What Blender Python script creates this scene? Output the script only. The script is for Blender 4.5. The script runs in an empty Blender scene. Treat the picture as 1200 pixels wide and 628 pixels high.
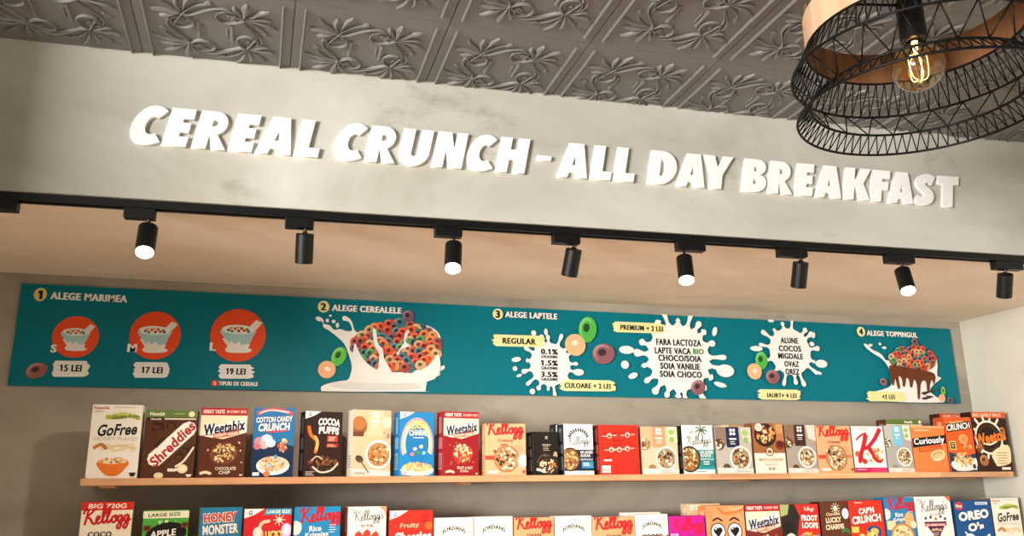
import bpy, bmesh, math, random
from mathutils import Matrix, Vector
C = bpy.context.scene.collection
SC = bpy.context.scene
PI = math.pi
EYE = 1.6                       # camera height above the floor

# ---------------------------------------------------------------- camera
YAW, PITCH, ROLL, FPX = 0.290158, 0.261043, -0.01449, 996.24
cam = bpy.data.cameras.new('camera')
cam.sensor_width = 36.0
cam.lens = FPX / 1200 * 36
cam.clip_start = 0.02
camo = bpy.data.objects.new('camera', cam)
C.objects.link(camo)
fw = Vector((math.sin(YAW) * math.cos(PITCH), math.cos(YAW) * math.cos(PITCH), math.sin(PITCH)))
rt = Vector((math.cos(YAW), -math.sin(YAW), 0))
up = rt.cross(fw)
r2 = rt * math.cos(ROLL) + up * math.sin(ROLL)
u2 = -rt * math.sin(ROLL) + up * math.cos(ROLL)
m = Matrix((r2, u2, -fw)).transposed().to_4x4()
m.translation = (0, 0, EYE)
camo.matrix_world = m
SC.camera = camo

# ---------------------------------------------------------------- light and exposure
SC.view_settings.view_transform = 'Standard'
SC.view_settings.look = 'None'
SC.view_settings.exposure = 0.0
SC.view_settings.gamma = 1
SC.view_settings.use_curve_mapping = False
wd = bpy.data.worlds.new('daylight')
SC.world = wd
wd.use_nodes = True
wd.node_tree.nodes['Background'].inputs[0].default_value = (0.98, 0.98, 1.0, 1)
wd.node_tree.nodes['Background'].inputs[1].default_value = WORLD_S = 0.24


def area(name, loc, target, sx, sy, watt, col):
    d = bpy.data.lights.new(name, 'AREA')
    d.shape = 'RECTANGLE'
    d.size, d.size_y, d.energy, d.color = sx, sy, watt, col
    o = bpy.data.objects.new(name, d)
    C.objects.link(o)
    o.location = loc
    o.rotation_euler = (Vector(target) - Vector(loc)).to_track_quat('-Z', 'Y').to_euler()
    return o


# daylight through the shop window in the far left wall
area('window_daylight', (-6.35, -2.6, 1.75), (1.2, 2.4, 1.9), 2.3, 1.7, 1220, (1.0, 0.985, 0.96))
SPOT_W, SPOT_C = 58, (1.0, 0.89, 0.76)

# ---------------------------------------------------------------- materials
def lin(h):
    def f(c):
        c /= 255
        return c / 12.92 if c <= 0.04045 else ((c + 0.055) / 1.055) ** 2.4
    return tuple(f(int(h[i:i + 2], 16)) for i in (0, 2, 4)) + (1,)


MATS = {}


def mat(key, hexc, rough=0.5, metal=0, spec=0.5, emit=None, es=0):
    if key in MATS:
        return MATS[key]
    M = bpy.data.materials.new(key)
    M.use_nodes = True
    b = M.node_tree.nodes['Principled BSDF']
    b.inputs['Base Color'].default_value = lin(hexc)
    b.inputs['Roughness'].default_value = rough
    b.inputs['Metallic'].default_value = metal
    b.inputs['Specular IOR Level'].default_value = spec
    if emit:
        b.inputs['Emission Color'].default_value = lin(emit)
        b.inputs['Emission Strength'].default_value = es
    MATS[key] = M
    return M


def ink(h):
    return mat('ink_' + h, h, 0.5, spec=0.25)


def nodes(M):
    nt = M.node_tree
    return nt, nt.nodes, nt.links, nt.nodes['Principled BSDF']


def plaster(key, c1, c2, c3, scale=1.6, bump=0.15, streak=False, rough=0.8):
    """trowelled cement plaster: cloudy tone, dirt spots, hairline cracks"""
    M = mat(key, c1, rough, spec=0.25)
    nt, N, L, b = nodes(M)
    tc = N.new('ShaderNodeTexCoord')
    mp = N.new('ShaderNodeMapping')
    mp.inputs['Scale'].default_value = (0.7, 0.7, 1.3) if not streak else (0.5, 1.6, 1.0)
    L.new(tc.outputs['Object'], mp.inputs[0])
    n1 = N.new('ShaderNodeTexNoise')
    n1.inputs['Scale'].default_value = scale
    n1.inputs['Detail'].default_value = 8
    n1.inputs['Roughness'].default_value = 0.62
    n1.inputs['Distortion'].default_value = 0.6
    L.new(mp.outputs[0], n1.inputs[0])
    r1 = N.new('ShaderNodeValToRGB')
    r1.color_ramp.elements[0].position, r1.color_ramp.elements[1].position = 0.33, 0.62
    r1.color_ramp.elements[0].color, r1.color_ramp.elements[1].color = lin(c2), lin(c1)
    L.new(n1.outputs[0], r1.inputs[0])
    n2 = N.new('ShaderNodeTexNoise')
    n2.inputs['Scale'].default_value = scale * 2.1
    n2.inputs['Detail'].default_value = 10
    n2.inputs['Roughness'].default_value = 0.7
    L.new(mp.outputs[0], n2.inputs[0])
    r2_ = N.new('ShaderNodeValToRGB')
    r2_.color_ramp.elements[0].position, r2_.color_ramp.elements[1].position = 0.60, 0.78
    r2_.color_ramp.elements[0].color, r2_.color_ramp.elements[1].color = (0, 0, 0, 1), (1, 1, 1, 1)
    L.new(n2.outputs[0], r2_.inputs[0])
    mx = N.new('ShaderNodeMixRGB')
    mx.inputs[2].default_value = lin(c3)
    L.new(r1.outputs[0], mx.inputs[1])
    ml = N.new('ShaderNodeMath')
    ml.operation = 'MULTIPLY'
    ml.inputs[1].default_value = 0.75
    L.new(r2_.outputs[0], ml.inputs[0])
    L.new(ml.outputs[0], mx.inputs[0])
    L.new(mx.outputs[0], b.inputs['Base Color'])
    n3 = N.new('ShaderNodeTexNoise')
    n3.inputs['Scale'].default_value = 9
    n3.inputs['Detail'].default_value = 9
    L.new(mp.outputs[0], n3.inputs[0])
    bp = N.new('ShaderNodeBump')
    bp.inputs['Strength'].default_value = bump
    bp.inputs['Distance'].default_value = 0.02
    L.new(n3.outputs[0], bp.inputs['Height'])
    L.new(bp.outputs[0], b.inputs['Normal'])
    return M


def wood(key, c1, c2, axis=0, scale=1.0, rough=0.5, blocks=0):
    M = mat(key, c1, rough, spec=0.3)
    nt, N, L, b = nodes(M)
    tc = N.new('ShaderNodeTexCoord')
    mp = N.new('ShaderNodeMapping')
    s = [22 * scale] * 3
    s[axis] = 1.4 * scale
    mp.inputs['Scale'].default_value = s
    L.new(tc.outputs['Object'], mp.inputs[0])
    n1 = N.new('ShaderNodeTexNoise')
    n1.inputs['Scale'].default_value = 1.5
    n1.inputs['Detail'].default_value = 6
    n1.inputs['Distortion'].default_value = 1.2
    L.new(mp.outputs[0], n1.inputs[0])
    r1 = N.new('ShaderNodeValToRGB')
    r1.color_ramp.elements[0].position, r1.color_ramp.elements[1].position = 0.35, 0.65
    r1.color_ramp.elements[0].color, r1.color_ramp.elements[1].color = lin(c2), lin(c1)
    L.new(n1.outputs[0], r1.inputs[0])
    out = r1.outputs[0]
    if blocks:                                   # finger-jointed staves of slightly different tone
        sx = N.new('ShaderNodeSeparateXYZ')
        L.new(tc.outputs['Object'], sx.inputs[0])
        mm = N.new('ShaderNodeMath')
        mm.operation = 'MULTIPLY'
        mm.inputs[1].default_value = blocks
        L.new(sx.outputs[axis], mm.inputs[0])
        fl = N.new('ShaderNodeMath')
        fl.operation = 'FLOOR'
        L.new(mm.outputs[0], fl.inputs[0])
        wn = N.new('ShaderNodeTexWhiteNoise')
        wn.noise_dimensions = '1D'
        L.new(fl.outputs[0], wn.inputs['W'])
        hv = N.new('ShaderNodeHueSaturation')
        mr = N.new('ShaderNodeMapRange')
        mr.inputs[3].default_value, mr.inputs[4].default_value = 0.78, 1.08
        L.new(wn.outputs[0], mr.inputs[0])
        L.new(mr.outputs[0], hv.inputs['Value'])
        L.new(out, hv.inputs['Color'])
        out = hv.outputs[0]
    L.new(out, b.inputs['Base Color'])
    return M


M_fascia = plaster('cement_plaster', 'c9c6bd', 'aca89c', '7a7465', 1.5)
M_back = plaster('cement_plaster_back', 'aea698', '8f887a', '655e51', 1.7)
M_side = plaster('cement_plaster_side', 'd0ccbf', 'c2bcae', 'a39b88', 1.5)
M_soffit = plaster('warm_lit_plaster', 'f4e6d6', 'e8d6c2', 'ccb69c', 1.8, streak=True)  # warm bounced light on the soffit is put into this plaster colour
M_ceil = mat('grey_ceiling_paint', '73716e', 0.47, spec=0.45)
M_floor = plaster('cement_floor', 'b9ab99', 'a89a88', '92846f', 0.8)
M_black = mat('black_metal', '0c0c0c', 0.42, spec=0.35)
M_lampblack = mat('black_wire', '050505', 0.5, spec=0.25)
M_letter = mat('white_letter', 'f8f6f2', 0.45, spec=0.3)
M_shelf = wood('pine_shelf', 'e4ae80', 'd0966a', 0, 1.0, 0.5, blocks=2.6)
M_bounce_counter = wood('oak_bounce_counter', 'ecc9a2', 'd8ad80', 0, 0.8, 0.45)
M_veneer = wood('wood_veneer', 'dcb797', 'c99f7c', 2, 0.5, 0.45)


# ---------------------------------------------------------------- mesh helpers
def obj(name, verts, faces, mats, parent=None, midx=None, smooth=False, loc=None):
    me = bpy.data.meshes.new(name)
    me.from_pydata(verts, [], faces)
    for k in (mats if isinstance(mats, (list, tuple)) else [mats]):
        me.materials.append(k)
    if midx:
        me.polygons.foreach_set('material_index', midx)
    if smooth:
        me.polygons.foreach_set('use_smooth', [True] * len(me.polygons))
    me.update()
    o = bpy.data.objects.new(name, me)
    C.objects.link(o)
    if parent:
        o.parent = parent
    if loc:
        o.location = loc
    return o


def tag(o, label, cat, group=None):
    o['label'] = label
    o['category'] = cat
    if group:
        o['group'] = group
    return o


def struct(o):
    o['kind'] = 'structure'
    return o


def empty(name, loc, rz=0):
    o = bpy.data.objects.new(name, None)
    C.objects.link(o)
    o.location = loc
    o.rotation_euler = (0, 0, rz)
    o.empty_display_size = 0.05
    return o


class MB:
    """collects boxes, tubes and lathes into one mesh"""
    def __init__(s):
        s.v, s.f = [], []

    def add(s, v, f):
        k = len(s.v)
        s.v += [tuple(p) for p in v]
        s.f += [tuple(i + k for i in q) for q in f]

    def box(s, x0, y0, z0, x1, y1, z1, b=0.0):
        bm = bmesh.new()
        bmesh.ops.create_cube(bm, size=1)
        for v in bm.verts:
            v.co = Vector(((x0 + x1) / 2 + v.co.x * (x1 - x0), (y0 + y1) / 2 + v.co.y * (y1 - y0), (z0 + z1) / 2 + v.co.z * (z1 - z0)))
        if b:
            bmesh.ops.bevel(bm, geom=list(bm.edges), offset=b, segments=2, affect='EDGES', profile=0.5)
        bm.verts.index_update()
        s.add([v.co.copy() for v in bm.verts], [[v.index for v in f.verts] for f in bm.faces])
        bm.free()

    def tube(s, pts, r, n=8, closed=False, caps=True):
        pts = [Vector(p) for p in pts]
        N = len(pts)
        vs, fs = [], []
        ref = None
        for i, p in enumerate(pts):
            a = pts[(i - 1) % N] if (closed or i) else p
            b = pts[(i + 1) % N] if (closed or i < N - 1) else p
            t = (b - a).normalized()
            if ref is None or abs(ref.dot(t)) > 0.97:
                ref = Vector((0, 0, 1)) if abs(t.z) < 0.9 else Vector((1, 0, 0))
            x = t.cross(ref).normalized()
            y = x.cross(t)
            rr = r[i] if isinstance(r, (list, tuple)) else r
            for k in range(n):
                q = 2 * PI * k / n
                vs.append(p + (x * math.cos(q) + y * math.sin(q)) * rr)
        for i in range(N if closed else N - 1):
            j = (i + 1) % N
            for k in range(n):
                l = (k + 1) % n
                fs.append((i * n + k, j * n + k, j * n + l, i * n + l))
        if caps and not closed:
            fs.append(tuple(range(n)))
            fs.append(tuple((N - 1) * n + k for k in reversed(range(n))))
        s.add(vs, fs)

    def lathe(s, prof, n=32, M=None):
        vs, fs = [], []
        for (r, z) in prof:
            for k in range(n):
                q = 2 * PI * k / n
                p = Vector((r * math.cos(q), r * math.sin(q), z))
                vs.append(M @ p if M else p)
        for i in range(len(prof) - 1):
            for k in range(n):
                l = (k + 1) % n
                fs.append((i * n + k, i * n + l, (i + 1) * n + l, (i + 1) * n + k))
        s.add(vs, fs)

    def build(s, name, M, parent=None, smooth=False, loc=None):
        return obj(name, s.v, s.f, M, parent, smooth=smooth, loc=loc)


def smooth_pts(pts, closed=False, k=4):
    """Catmull-Rom through the points"""
    n = len(pts)
    out = []
    for i in range(n if closed else n - 1):
        p0 = pts[(i - 1) % n] if (closed or i) else pts[0]
        p1, p2 = pts[i], pts[(i + 1) % n]
        p3 = pts[(i + 2) % n] if (closed or i + 2 < n) else pts[-1]
        for j in range(k):
            t = j / k
            out.append(tuple(0.5 * (2 * b + (c - a) * t + (2 * a - 5 * b + 4 * c - d) * t * t + (3 * b - a - 3 * c + d) * t ** 3)
                             for a, b, c, d in zip(p0, p1, p2, p3)))
    if not closed:
        out.append(tuple(pts[-1]))
    return out


# ---------------------------------------------------------------- printed artwork on flat faces
TXT = {}


def text_mesh(s, bold, gap=0.0):
    """flat letters of Blender's own font: vertices and faces"""
    k = (s, bold, gap)
    if k not in TXT:
        cu = bpy.data.curves.new('lettering', 'FONT')
        cu.body = s
        cu.size = 1
        cu.resolution_u = 3
        cu.offset = bold
        cu.space_character = 1 + bold * 1.1 + gap
        o = bpy.data.objects.new('lettering', cu)
        me = bpy.data.meshes.new_from_object(o)
        v, f = [(p.co.x, p.co.y) for p in me.vertices], [tuple(p.vertices) for p in me.polygons]
        bpy.data.objects.remove(o)
        bpy.data.meshes.remove(me)
        bpy.data.curves.remove(cu)
        if '1' in s:                             # the font's figure 1 is a plain bar: give it its flag
            own = list(range(len(v)))

            def root(i):
                while own[i] != i:
                    i = own[i]
                return i
            for q in f:
                for i in q[1:]:
                    own[root(i)] = root(q[0])
            comp = {}
            for i in range(len(v)):
                comp.setdefault(root(i), []).append(v[i])
            boxes = sorted((min(p[0] for p in c), max(p[0] for p in c), max(p[1] for p in c)) for c in comp.values())
            x0, x1, y1 = boxes[len(s[:s.index('1')].replace(' ', ''))]
            b = len(v)
            v += [(x0 + .01, y1), (x0 - .12, y1 - .12), (x0 - .12, y1 - .25), (x0 + .01, y1 - .17)]
            f.append((b, b + 1, b + 2, b + 3))
        TXT[k] = (v, f)
    return TXT[k]


SCRIPT = [[(.32, .98), (.25, .6), (.1, .02)], [(.02, .7), (.12, .92), (.32, .98)],
          [(.74, 1.0), (.5, .72), (.24, .5), (.42, .36), (.58, .06), (.72, 0), (.82, .14)],
          [(.82, .16), (.98, .3), (1.0, .44), (.88, .45), (.8, .22), (.88, .02), (1.04, .05), (1.18, .25)],
          [(1.18, .25), (1.38, .75), (1.38, 1.0), (1.27, .92), (1.19, .4), (1.22, .04), (1.34, .06), (1.46, .25)],
          [(1.46, .25), (1.66, .75), (1.66, 1.0), (1.55, .92), (1.47, .4), (1.5, .04), (1.62, .06), (1.72, .2)],
          [(1.98, .42), (1.8, .36), (1.75, .12), (1.88, 0), (2.02, .14), (1.98, .42), (2.1, .36)],
          [(2.38, .42), (2.2, .38), (2.14, .12), (2.26, 0), (2.4, .36), (2.36, -.1), (2.24, -.42), (2.08, -.36), (2.2, -.12), (2.5, .1)],
          [(2.78, .42), (2.6, .38), (2.54, .12), (2.66, 0), (2.8, .36), (2.76, -.1), (2.64, -.42), (2.48, -.36), (2.6, -.12), (2.9, .1)],
          [(3.0, .8), (2.96, .62)], [(3.2, .4), (3.06, .34), (3.18, .14), (3.1, .0), (2.96, .04)]]


class Canvas:
    """paints flat coloured shapes, each a hair in front of the one before; units: x 0..100 over the width w"""
    def __init__(s, w, h, unit=None, seed=1):
        s.k = unit or w / 100
        s.w, s.h = w / s.k, h / s.k
        s.v, s.f, s.m, s.mats = [], [], [], []
        s.z = 0.00025
        s.rn = random.Random(seed)

    def put(s, pts, faces, col, step=2.5e-5):
        M = ink(col)
        if M not in s.mats:
            s.mats.append(M)
        i = s.mats.index(M)
        b = len(s.v)
        s.z += step
        s.v += [(x * s.k, -s.z, y * s.k) for x, y in pts]
        s.f += [tuple(q + b for q in f) for f in faces]
        s.m += [i] * len(faces)

    def P(s, pts, col, smooth=0, clip=True, step=2.5e-5):
        pts = [tuple(p) for p in pts]
        if smooth:
            pts = smooth_pts(pts, True, 3)
        if clip:
            pts = [(min(max(x, 0), s.w), min(max(y, 0), s.h)) for x, y in pts]
        q = []
        for p in pts:
            if not q or (abs(p[0] - q[-1][0]) + abs(p[1] - q[-1][1])) > 1e-6:
                q.append(p)
        if len(q) > 2 and (abs(q[0][0] - q[-1][0]) + abs(q[0][1] - q[-1][1])) < 1e-6:
            q.pop()
        if len(q) < 3:
            return
        a = sum(q[i - 1][0] * q[i][1] - q[i][0] * q[i - 1][1] for i in range(len(q)))
        if abs(a) < 1e-9:
            return
        if a < 0:
            q.reverse()
        s.put(q, [tuple(range(len(q)))], col, step)

    def R(s, x0, y0, x1, y1, col):
        s.P([(x0, y0), (x1, y0), (x1, y1), (x0, y1)], col)

    def E(s, cx, cy, rx, ry=None, col='ffffff', rot=0, n=20, step=2.5e-5):
        ry = ry or rx
        c, d = math.cos(math.radians(rot)), math.sin(math.radians(rot))
        s.P([(cx + rx * math.cos(t) * c - ry * math.sin(t) * d, cy + rx * math.cos(t) * d + ry * math.sin(t) * c)
             for t in [2 * PI * i / n for i in range(n)]], col, step=step)

    def D(s, cx, cy, rx, ry, col, rot=0, hole=None, n=14):
        """a cereal ring"""
        h = hole or '%02x%02x%02x' % tuple(int(int(col[i:i + 2], 16) * 0.45) for i in (0, 2, 4))
        l = '%02x%02x%02x' % tuple(int(255 - (255 - int(col[i:i + 2], 16)) * 0.7) for i in (0, 2, 4))
        s.E(cx, cy, rx, ry, col, rot, n)
        s.E(cx - rx * .16, cy + ry * .16, rx * .74, ry * .74, l, rot, n, 8e-6)
        s.E(cx - rx * .04, cy + ry * .04, rx * .66, ry * .66, col, rot, n, 8e-6)
        s.E(cx - rx * .12, cy + ry * .14, rx * .36, ry * .34, h, rot, n, 8e-6)

    def T(s, txt, cx, cy, w=None, h=None, col='ffffff', bold=.025, shear=0, rot=0, bend=0, edge=None, fat=0):
        if bold >= .04 and not fat and not edge:
            bold, fat = .022, bold * .3
        v, f = text_mesh(txt, bold, fat * 2.2)
        x0, x1 = min(p[0] for p in v) - fat, max(p[0] for p in v) + fat
        y0, y1 = min(p[1] for p in v), max(p[1] for p in v)
        sx = w / (x1 - x0) if w else h / (y1 - y0)
        sy = h / (y1 - y0) if h else sx
        mx, my = (x0 + x1) / 2, (y0 + y1) / 2
        c, d = math.cos(math.radians(rot)), math.sin(math.radians(rot))

        def go(v, f, col):
            o = []
            for x, y in v:
                x, y = (x - mx) * sx, (y - my) * sy
                x += shear * y
                if bend:
                    y += bend * (1 - (2 * x / ((x1 - x0) * sx)) ** 2)
                o.append((min(max(cx + x * c - y * d, 0), s.w), min(max(cy + x * d + y * c, 0), s.h)))
            s.put(o, f, col)
        if edge:
            v2, f2 = text_mesh(txt, bold + edge[1])
            e0, e1 = min(p[0] for p in v2), max(p[0] for p in v2)
            g = (e0 + e1) / 2 - mx
            q = (x1 - x0 + 2 * edge[1]) / (e1 - e0)
            go([((x - g - mx) * q + mx, y) for x, y in v2], f2, edge[0])
        go(v, f, col)
        for e in ((-fat, fat) if fat else ()):
            go([(x + e, y) for x, y in v], f, col)

    def S(s, pts, wid, col, smooth=4, caps=True):
        """a brush stroke"""
        p = smooth_pts(pts, False, smooth) if smooth and len(pts) > 2 else list(pts)
        n = len(p)
        for i in range(n - 1):
            (ax, ay), (bx, by) = p[i], p[i + 1]
            l = math.hypot(bx - ax, by - ay) or 1
            wa = wid(i / (n - 1)) if callable(wid) else wid
            wb = wid((i + 1) / (n - 1)) if callable(wid) else wid
            nx, ny = -(by - ay) / l, (bx - ax) / l
            s.P([(ax - nx * wa / 2, ay - ny * wa / 2), (bx - nx * wb / 2, by - ny * wb / 2),
                 (bx + nx * wb / 2, by + ny * wb / 2), (ax + nx * wa / 2, ay + ny * wa / 2)], col, step=3e-6)
            if caps:
                s.E(bx, by, wb / 2, wb / 2, col, n=8, step=1e-6)

    def script(s, x, y, w, col, wid=.1, rot=4, cut=11):
        """the flowing handwritten maker's name"""
        k = w / 3.2
        c, d = math.cos(math.radians(rot)), math.sin(math.radians(rot))
        for st in SCRIPT[:cut]:
            s.S([(x + (a * c - b * d) * k, y + (a * d + b * c) * k) for a, b in st], wid * k, col, 4)

    def bits(s, cx, cy, rx, ry, cols, n=30, size=4.0):
        for i in range(n):
            a, q = s.rn.random() * 2 * PI, math.sqrt(s.rn.random())
            z = size * (0.6 + 0.6 * s.rn.random())
            s.E(cx + rx * q * math.cos(a), cy + ry * q * math.sin(a), z, z * (0.45 + .4 * s.rn.random()), s.rn.choice(cols),
                s.rn.random() * 180, 7, step=8e-6)

    def bowl(s, cx, cy, r, rim, inner, cols, n=36, sz=4):
        s.E(cx, cy, r, r, rim, n=28)
        s.E(cx, cy, r * .84, r * .84, inner, n=24)
        s.bits(cx, cy, r * .72, r * .72, cols, n, sz)

    def splash(s, cx, cy, rx, ry, n, seed, col='f4f2ec'):
        rn = random.Random(seed)
        for i in range(n):
            a = 2 * PI * (i + rn.random() * .5) / n
            q = 1.22 + rn.random() * .38
            ca, sa = math.cos(a), math.sin(a)
            tip = .075 + rn.random() * .05
            nx, ny = -sa, ca
            b0, b1 = .2, .055
            pts = [(.85 * ca - b0 * nx, .85 * sa - b0 * ny), (1.1 * ca - b1 * nx, 1.1 * sa - b1 * ny), ((q - .1) * ca - tip * nx, (q - .1) * sa - tip * ny),
                   (q * ca, q * sa), ((q - .1) * ca + tip * nx, (q - .1) * sa + tip * ny), (1.1 * ca + b1 * nx, 1.1 * sa + b1 * ny), (.85 * ca + b0 * nx, .85 * sa + b0 * ny)]
            s.P([(cx + x * rx, cy + y * ry) for x, y in pts], col, 1)
        s.E(cx, cy, rx, ry, col, n=36)

    def brush(s, x0, y0, x1, y1, col, seed=2):
        rn = random.Random(seed)
        h, w = y1 - y0, x1 - x0
        L = [(x0 + w * (.0 + .05 * rn.random() + (.03 if i % 2 else 0)), y0 + h * i / 8) for i in range(9)]
        R_ = [(x1 - w * (.0 + .10 * rn.random() + (.05 if i % 2 else 0)), y1 - h * i / 8) for i in range(9)]
        L[0], L[8] = (x0 + w * .09, y0), (x0 + w * .07, y1 - h * .03)
        R_[0], R_[8] = (x1 - w * .16, y1), (x1 - w * .18, y0 + h * .04)
        s.P(L + R_, col)


# ---------------------------------------------------------------- the room
FA, FK = 2.4601, -0.041934               # front of the bulkhead: Y = FA + FK * X
FR = math.atan(FK)
ZC, ZF, YB = EYE + 1.2806, EYE + 0.8249, 3.45
XR, XL = 3.413, -1.32
SHADE_PIER = .8


def fy(x):
    return FA + FK * x


def quad(name, pts, M, n=1):
    return struct(obj(name, pts, [tuple(range(len(pts)))], M))


def slab(name, x0, y0, z0, x1, y1, z1, M):
    b = MB()
    b.box(x0, y0, z0, x1, y1, z1)
    return struct(b.build(name, M))


slab('floor', -6.6, -5.2, -0.1, XR + .15, YB + .15, 0, M_floor)
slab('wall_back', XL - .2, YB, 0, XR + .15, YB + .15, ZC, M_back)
slab('wall_right', XR, -5.2, 0, XR + .15, YB, ZC, M_side)
# left of the niche the wall stands forward, flush with the bulkhead
b = MB()
xs = (-6.6, XL)
P0 = fy(XL) - SHADE_PIER                         # unseen pier, added to shade the bulkhead's left end
b.box(XL - .5, P0, 0, XL, YB, ZC)
b.box(-6.6, fy(-6.6), 0, XL - .5, YB, ZC)
struct(b.build('wall_niche_left', M_fascia))
# bulkhead over the niche: front, and its underside
b = MB()
b.add([(XL, fy(XL), ZF), (XR, fy(XR), ZF), (XR, YB, ZF), (XL, YB, ZF), (XL, fy(XL), ZC), (XR, fy(XR), ZC), (XR, YB, ZC), (XL, YB, ZC)],
      [(0, 1, 5, 4), (1, 2, 6, 5), (2, 3, 7, 6), (3, 0, 4, 7), (4, 5, 6, 7)])
struct(b.build('wall_front', M_fascia))
b = MB()
b.add([(XL, fy(XL), ZF - .0015), (XL, YB, ZF - .0015), (XR, YB, ZF - .0015), (XR, fy(XR), ZF - .0015)], [(0, 1, 2, 3)])
struct(b.build('ceiling_niche', M_soffit))
# left wall with the shop window the daylight comes through
b = MB()
b.box(-6.75, -5.2, 0, -6.6, fy(-6.6), 0.75)
b.box(-6.75, -5.2, 2.7, -6.6, fy(-6.6), ZC)
b.box(-6.75, -5.2, .75, -6.6, -4.3, 2.7)
b.box(-6.75, -0.9, .75, -6.6, fy(-6.6), 2.7)
struct(b.build('wall_left', M_side))

# ceiling of pressed square tiles: seams, edge beads and scrolled acanthus reliefs
TX, TW, TY = -0.39, 0.4205, 2.0845


def relief(mb, pts, wid, hgt, cx, cy, rot, z):
    """a raised moulding hanging from the ceiling along a line"""
    n = len(pts)
    prof = [(-1, 0), (-.72, .62), (0, 1), (.72, .62), (1, 0)]
    vs, fs = [], []
    for i, (x, y) in enumerate(pts):
        a, c = pts[max(i - 1, 0)], pts[min(i + 1, n - 1)]
        l = math.hypot(c[0] - a[0], c[1] - a[1]) or 1
        nx, ny = -(c[1] - a[1]) / l, (c[0] - a[0]) / l
        w = wid(i / (n - 1)) if callable(wid) else wid
        hh = hgt * min(1, w / .018 + .25)
        for px, pz in prof:
            u, v = x + nx * w * px, y + ny * w * px
            for _ in range(rot):
                u, v = v, -u
            vs.append((cx + u * TW, cy - v * TW, z - hh * pz))
    k = len(prof)
    for i in range(n - 1):
        for j in range(k - 1):
            fs.append((i * k + j, i * k + j + 1, (i + 1) * k + j + 1, (i + 1) * k + j))
    fs.append(tuple(range(k)))
    fs.append(tuple((n - 1) * k + j for j in reversed(range(k))))
    mb.add(vs, fs)


def leafw(base, top):
    return lambda t: base + (top - base) * math.sin(PI * min(1, t ** 1.6 * 1.0)) if t < .99 else .004


LEAVES = [([(.172, .215), (.155, .27), (.132, .30), (.127, .345)], .018), ([(.18, .215), (.19, .27), (.195, .33), (.205, .39)], .024),
          ([(.19, .215), (.24, .25), (.29, .305), (.345, .335)], .013), ([(.19, .205), (.25, .222), (.31, .232), (.365, .222)], .013),
          ([(.19, .195), (.26, .185), (.34, .165), (.405, .125)], .010)]
LINES = [([(.19, .19), (.24, .165), (.30, .11), (.325, .06), (.34, .02)], .008),
         ([(.19, .20), (.12, .145), (.05, .14), (.012, .19), (.02, .245), (.07, .275), (.12, .265), (.13, .225), (.10, .205)], .010),
         ([(.175, .185), (.19, .14), (.24, .075), (.29, .0), (.30, -.07), (.27, -.12), (.22, -.13), (.185, -.105)], .010),
         ([(.18, .20), (.10, .235), (.0, .262), (-.14, .19)], .009)]


def tile(mb, cx, cy):
    z = ZC
    for rot in range(4):
        for pts, w in LEAVES:
            relief(mb, smooth_pts(pts, False, 4), (lambda t, w=w: .0035 + w * math.sin(PI * (.06 + .93 * t ** 1.5))), .009, cx, cy, rot, z)
        for pts, w in LINES:
            relief(mb, smooth_pts(pts, False, 4), (lambda t, w=w: w * (1 - .45 * t)), .011, cx, cy, rot, z)
        relief(mb, [(.10 + .016 * math.cos(a), .212 + .016 * math.sin(a)) for a in (0, 1.5, 3, 4.5, 6)], .010, .007, cx, cy, rot, z)
        relief(mb, smooth_pts([(.315, .055), (.335, .03), (.345, .012)], False, 3), (lambda t: .012 + .012 * math.sin(PI * t)), .006, cx, cy, rot, z)
    for s_ in (-1, 1):
        relief(mb, [(s_ * .43, -.43), (s_ * .43, .43)], .0095, .011, cx, cy, 0, z)
        relief(mb, [(s_ * .107, -.10), (s_ * .107, .10)], .014, .006, cx, cy, 0, z)
        relief(mb, [(s_ * .074, -.058), (s_ * .074, .058)], .008, .004, cx, cy, 0, z)


cb = MB()
nx0, nx1, ny0, ny1 = -15, 10, -18, 1
for i in range(nx0, nx1):
    for j in range(ny0, ny1 + 1):
        x0, x1 = TX + TW * i + .0012, TX + TW * (i + 1) - .0012
        y1, y0 = TY + TW * j - .0006, TY + TW * (j - 1) + .0006
        if x0 > XR or y0 > fy(x0):
            continue
        cb.add([(x0, y0, ZC), (x1, y0, ZC), (x1, y1, ZC), (x0, y1, ZC), (x0, y0, ZC + .012), (x1, y0, ZC + .012), (x1, y1, ZC + .012), (x0, y1, ZC + .012)],
               [(3, 2, 1, 0), (0, 1, 5, 4), (1, 2, 6, 5), (2, 3, 7, 6), (3, 0, 4, 7)])
        if -4 <= i <= 9 and j >= -3:
            tile(cb, (x0 + x1) / 2, (y0 + y1) / 2)
cb.add([(-6.6, -5.2, ZC + .013), (XR, -5.2, ZC + .013), (XR, 2.9, ZC + .013), (-6.6, 2.9, ZC + .013)], [(3, 2, 1, 0)])
ceil = struct(cb.build('ceiling', M_ceil))

# ---------------------------------------------------------------- raised wall letters
def arc(cx, cy, rx, ry, a0, a1, n=10):
    return [(cx + rx * math.cos(math.radians(a0 + (a1 - a0) * i / n)), cy + ry * math.sin(math.radians(a0 + (a1 - a0) * i / n))) for i in range(n + 1)]


def ribbon(pts, w):
    p = smooth_pts(pts, False, 5)
    L, R_ = [], []
    for i in range(len(p)):
        a, c = p[max(i - 1, 0)], p[min(i + 1, len(p) - 1)]
        l = math.hypot(c[0] - a[0], c[1] - a[1])
        nx, ny = -(c[1] - a[1]) / l * w / 2, (c[0] - a[0]) / l * w / 2
        L.append((p[i][0] + nx, p[i][1] + ny))
        R_.append((p[i][0] - nx, p[i][1] - ny))
    return L + R_[::-1]


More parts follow.
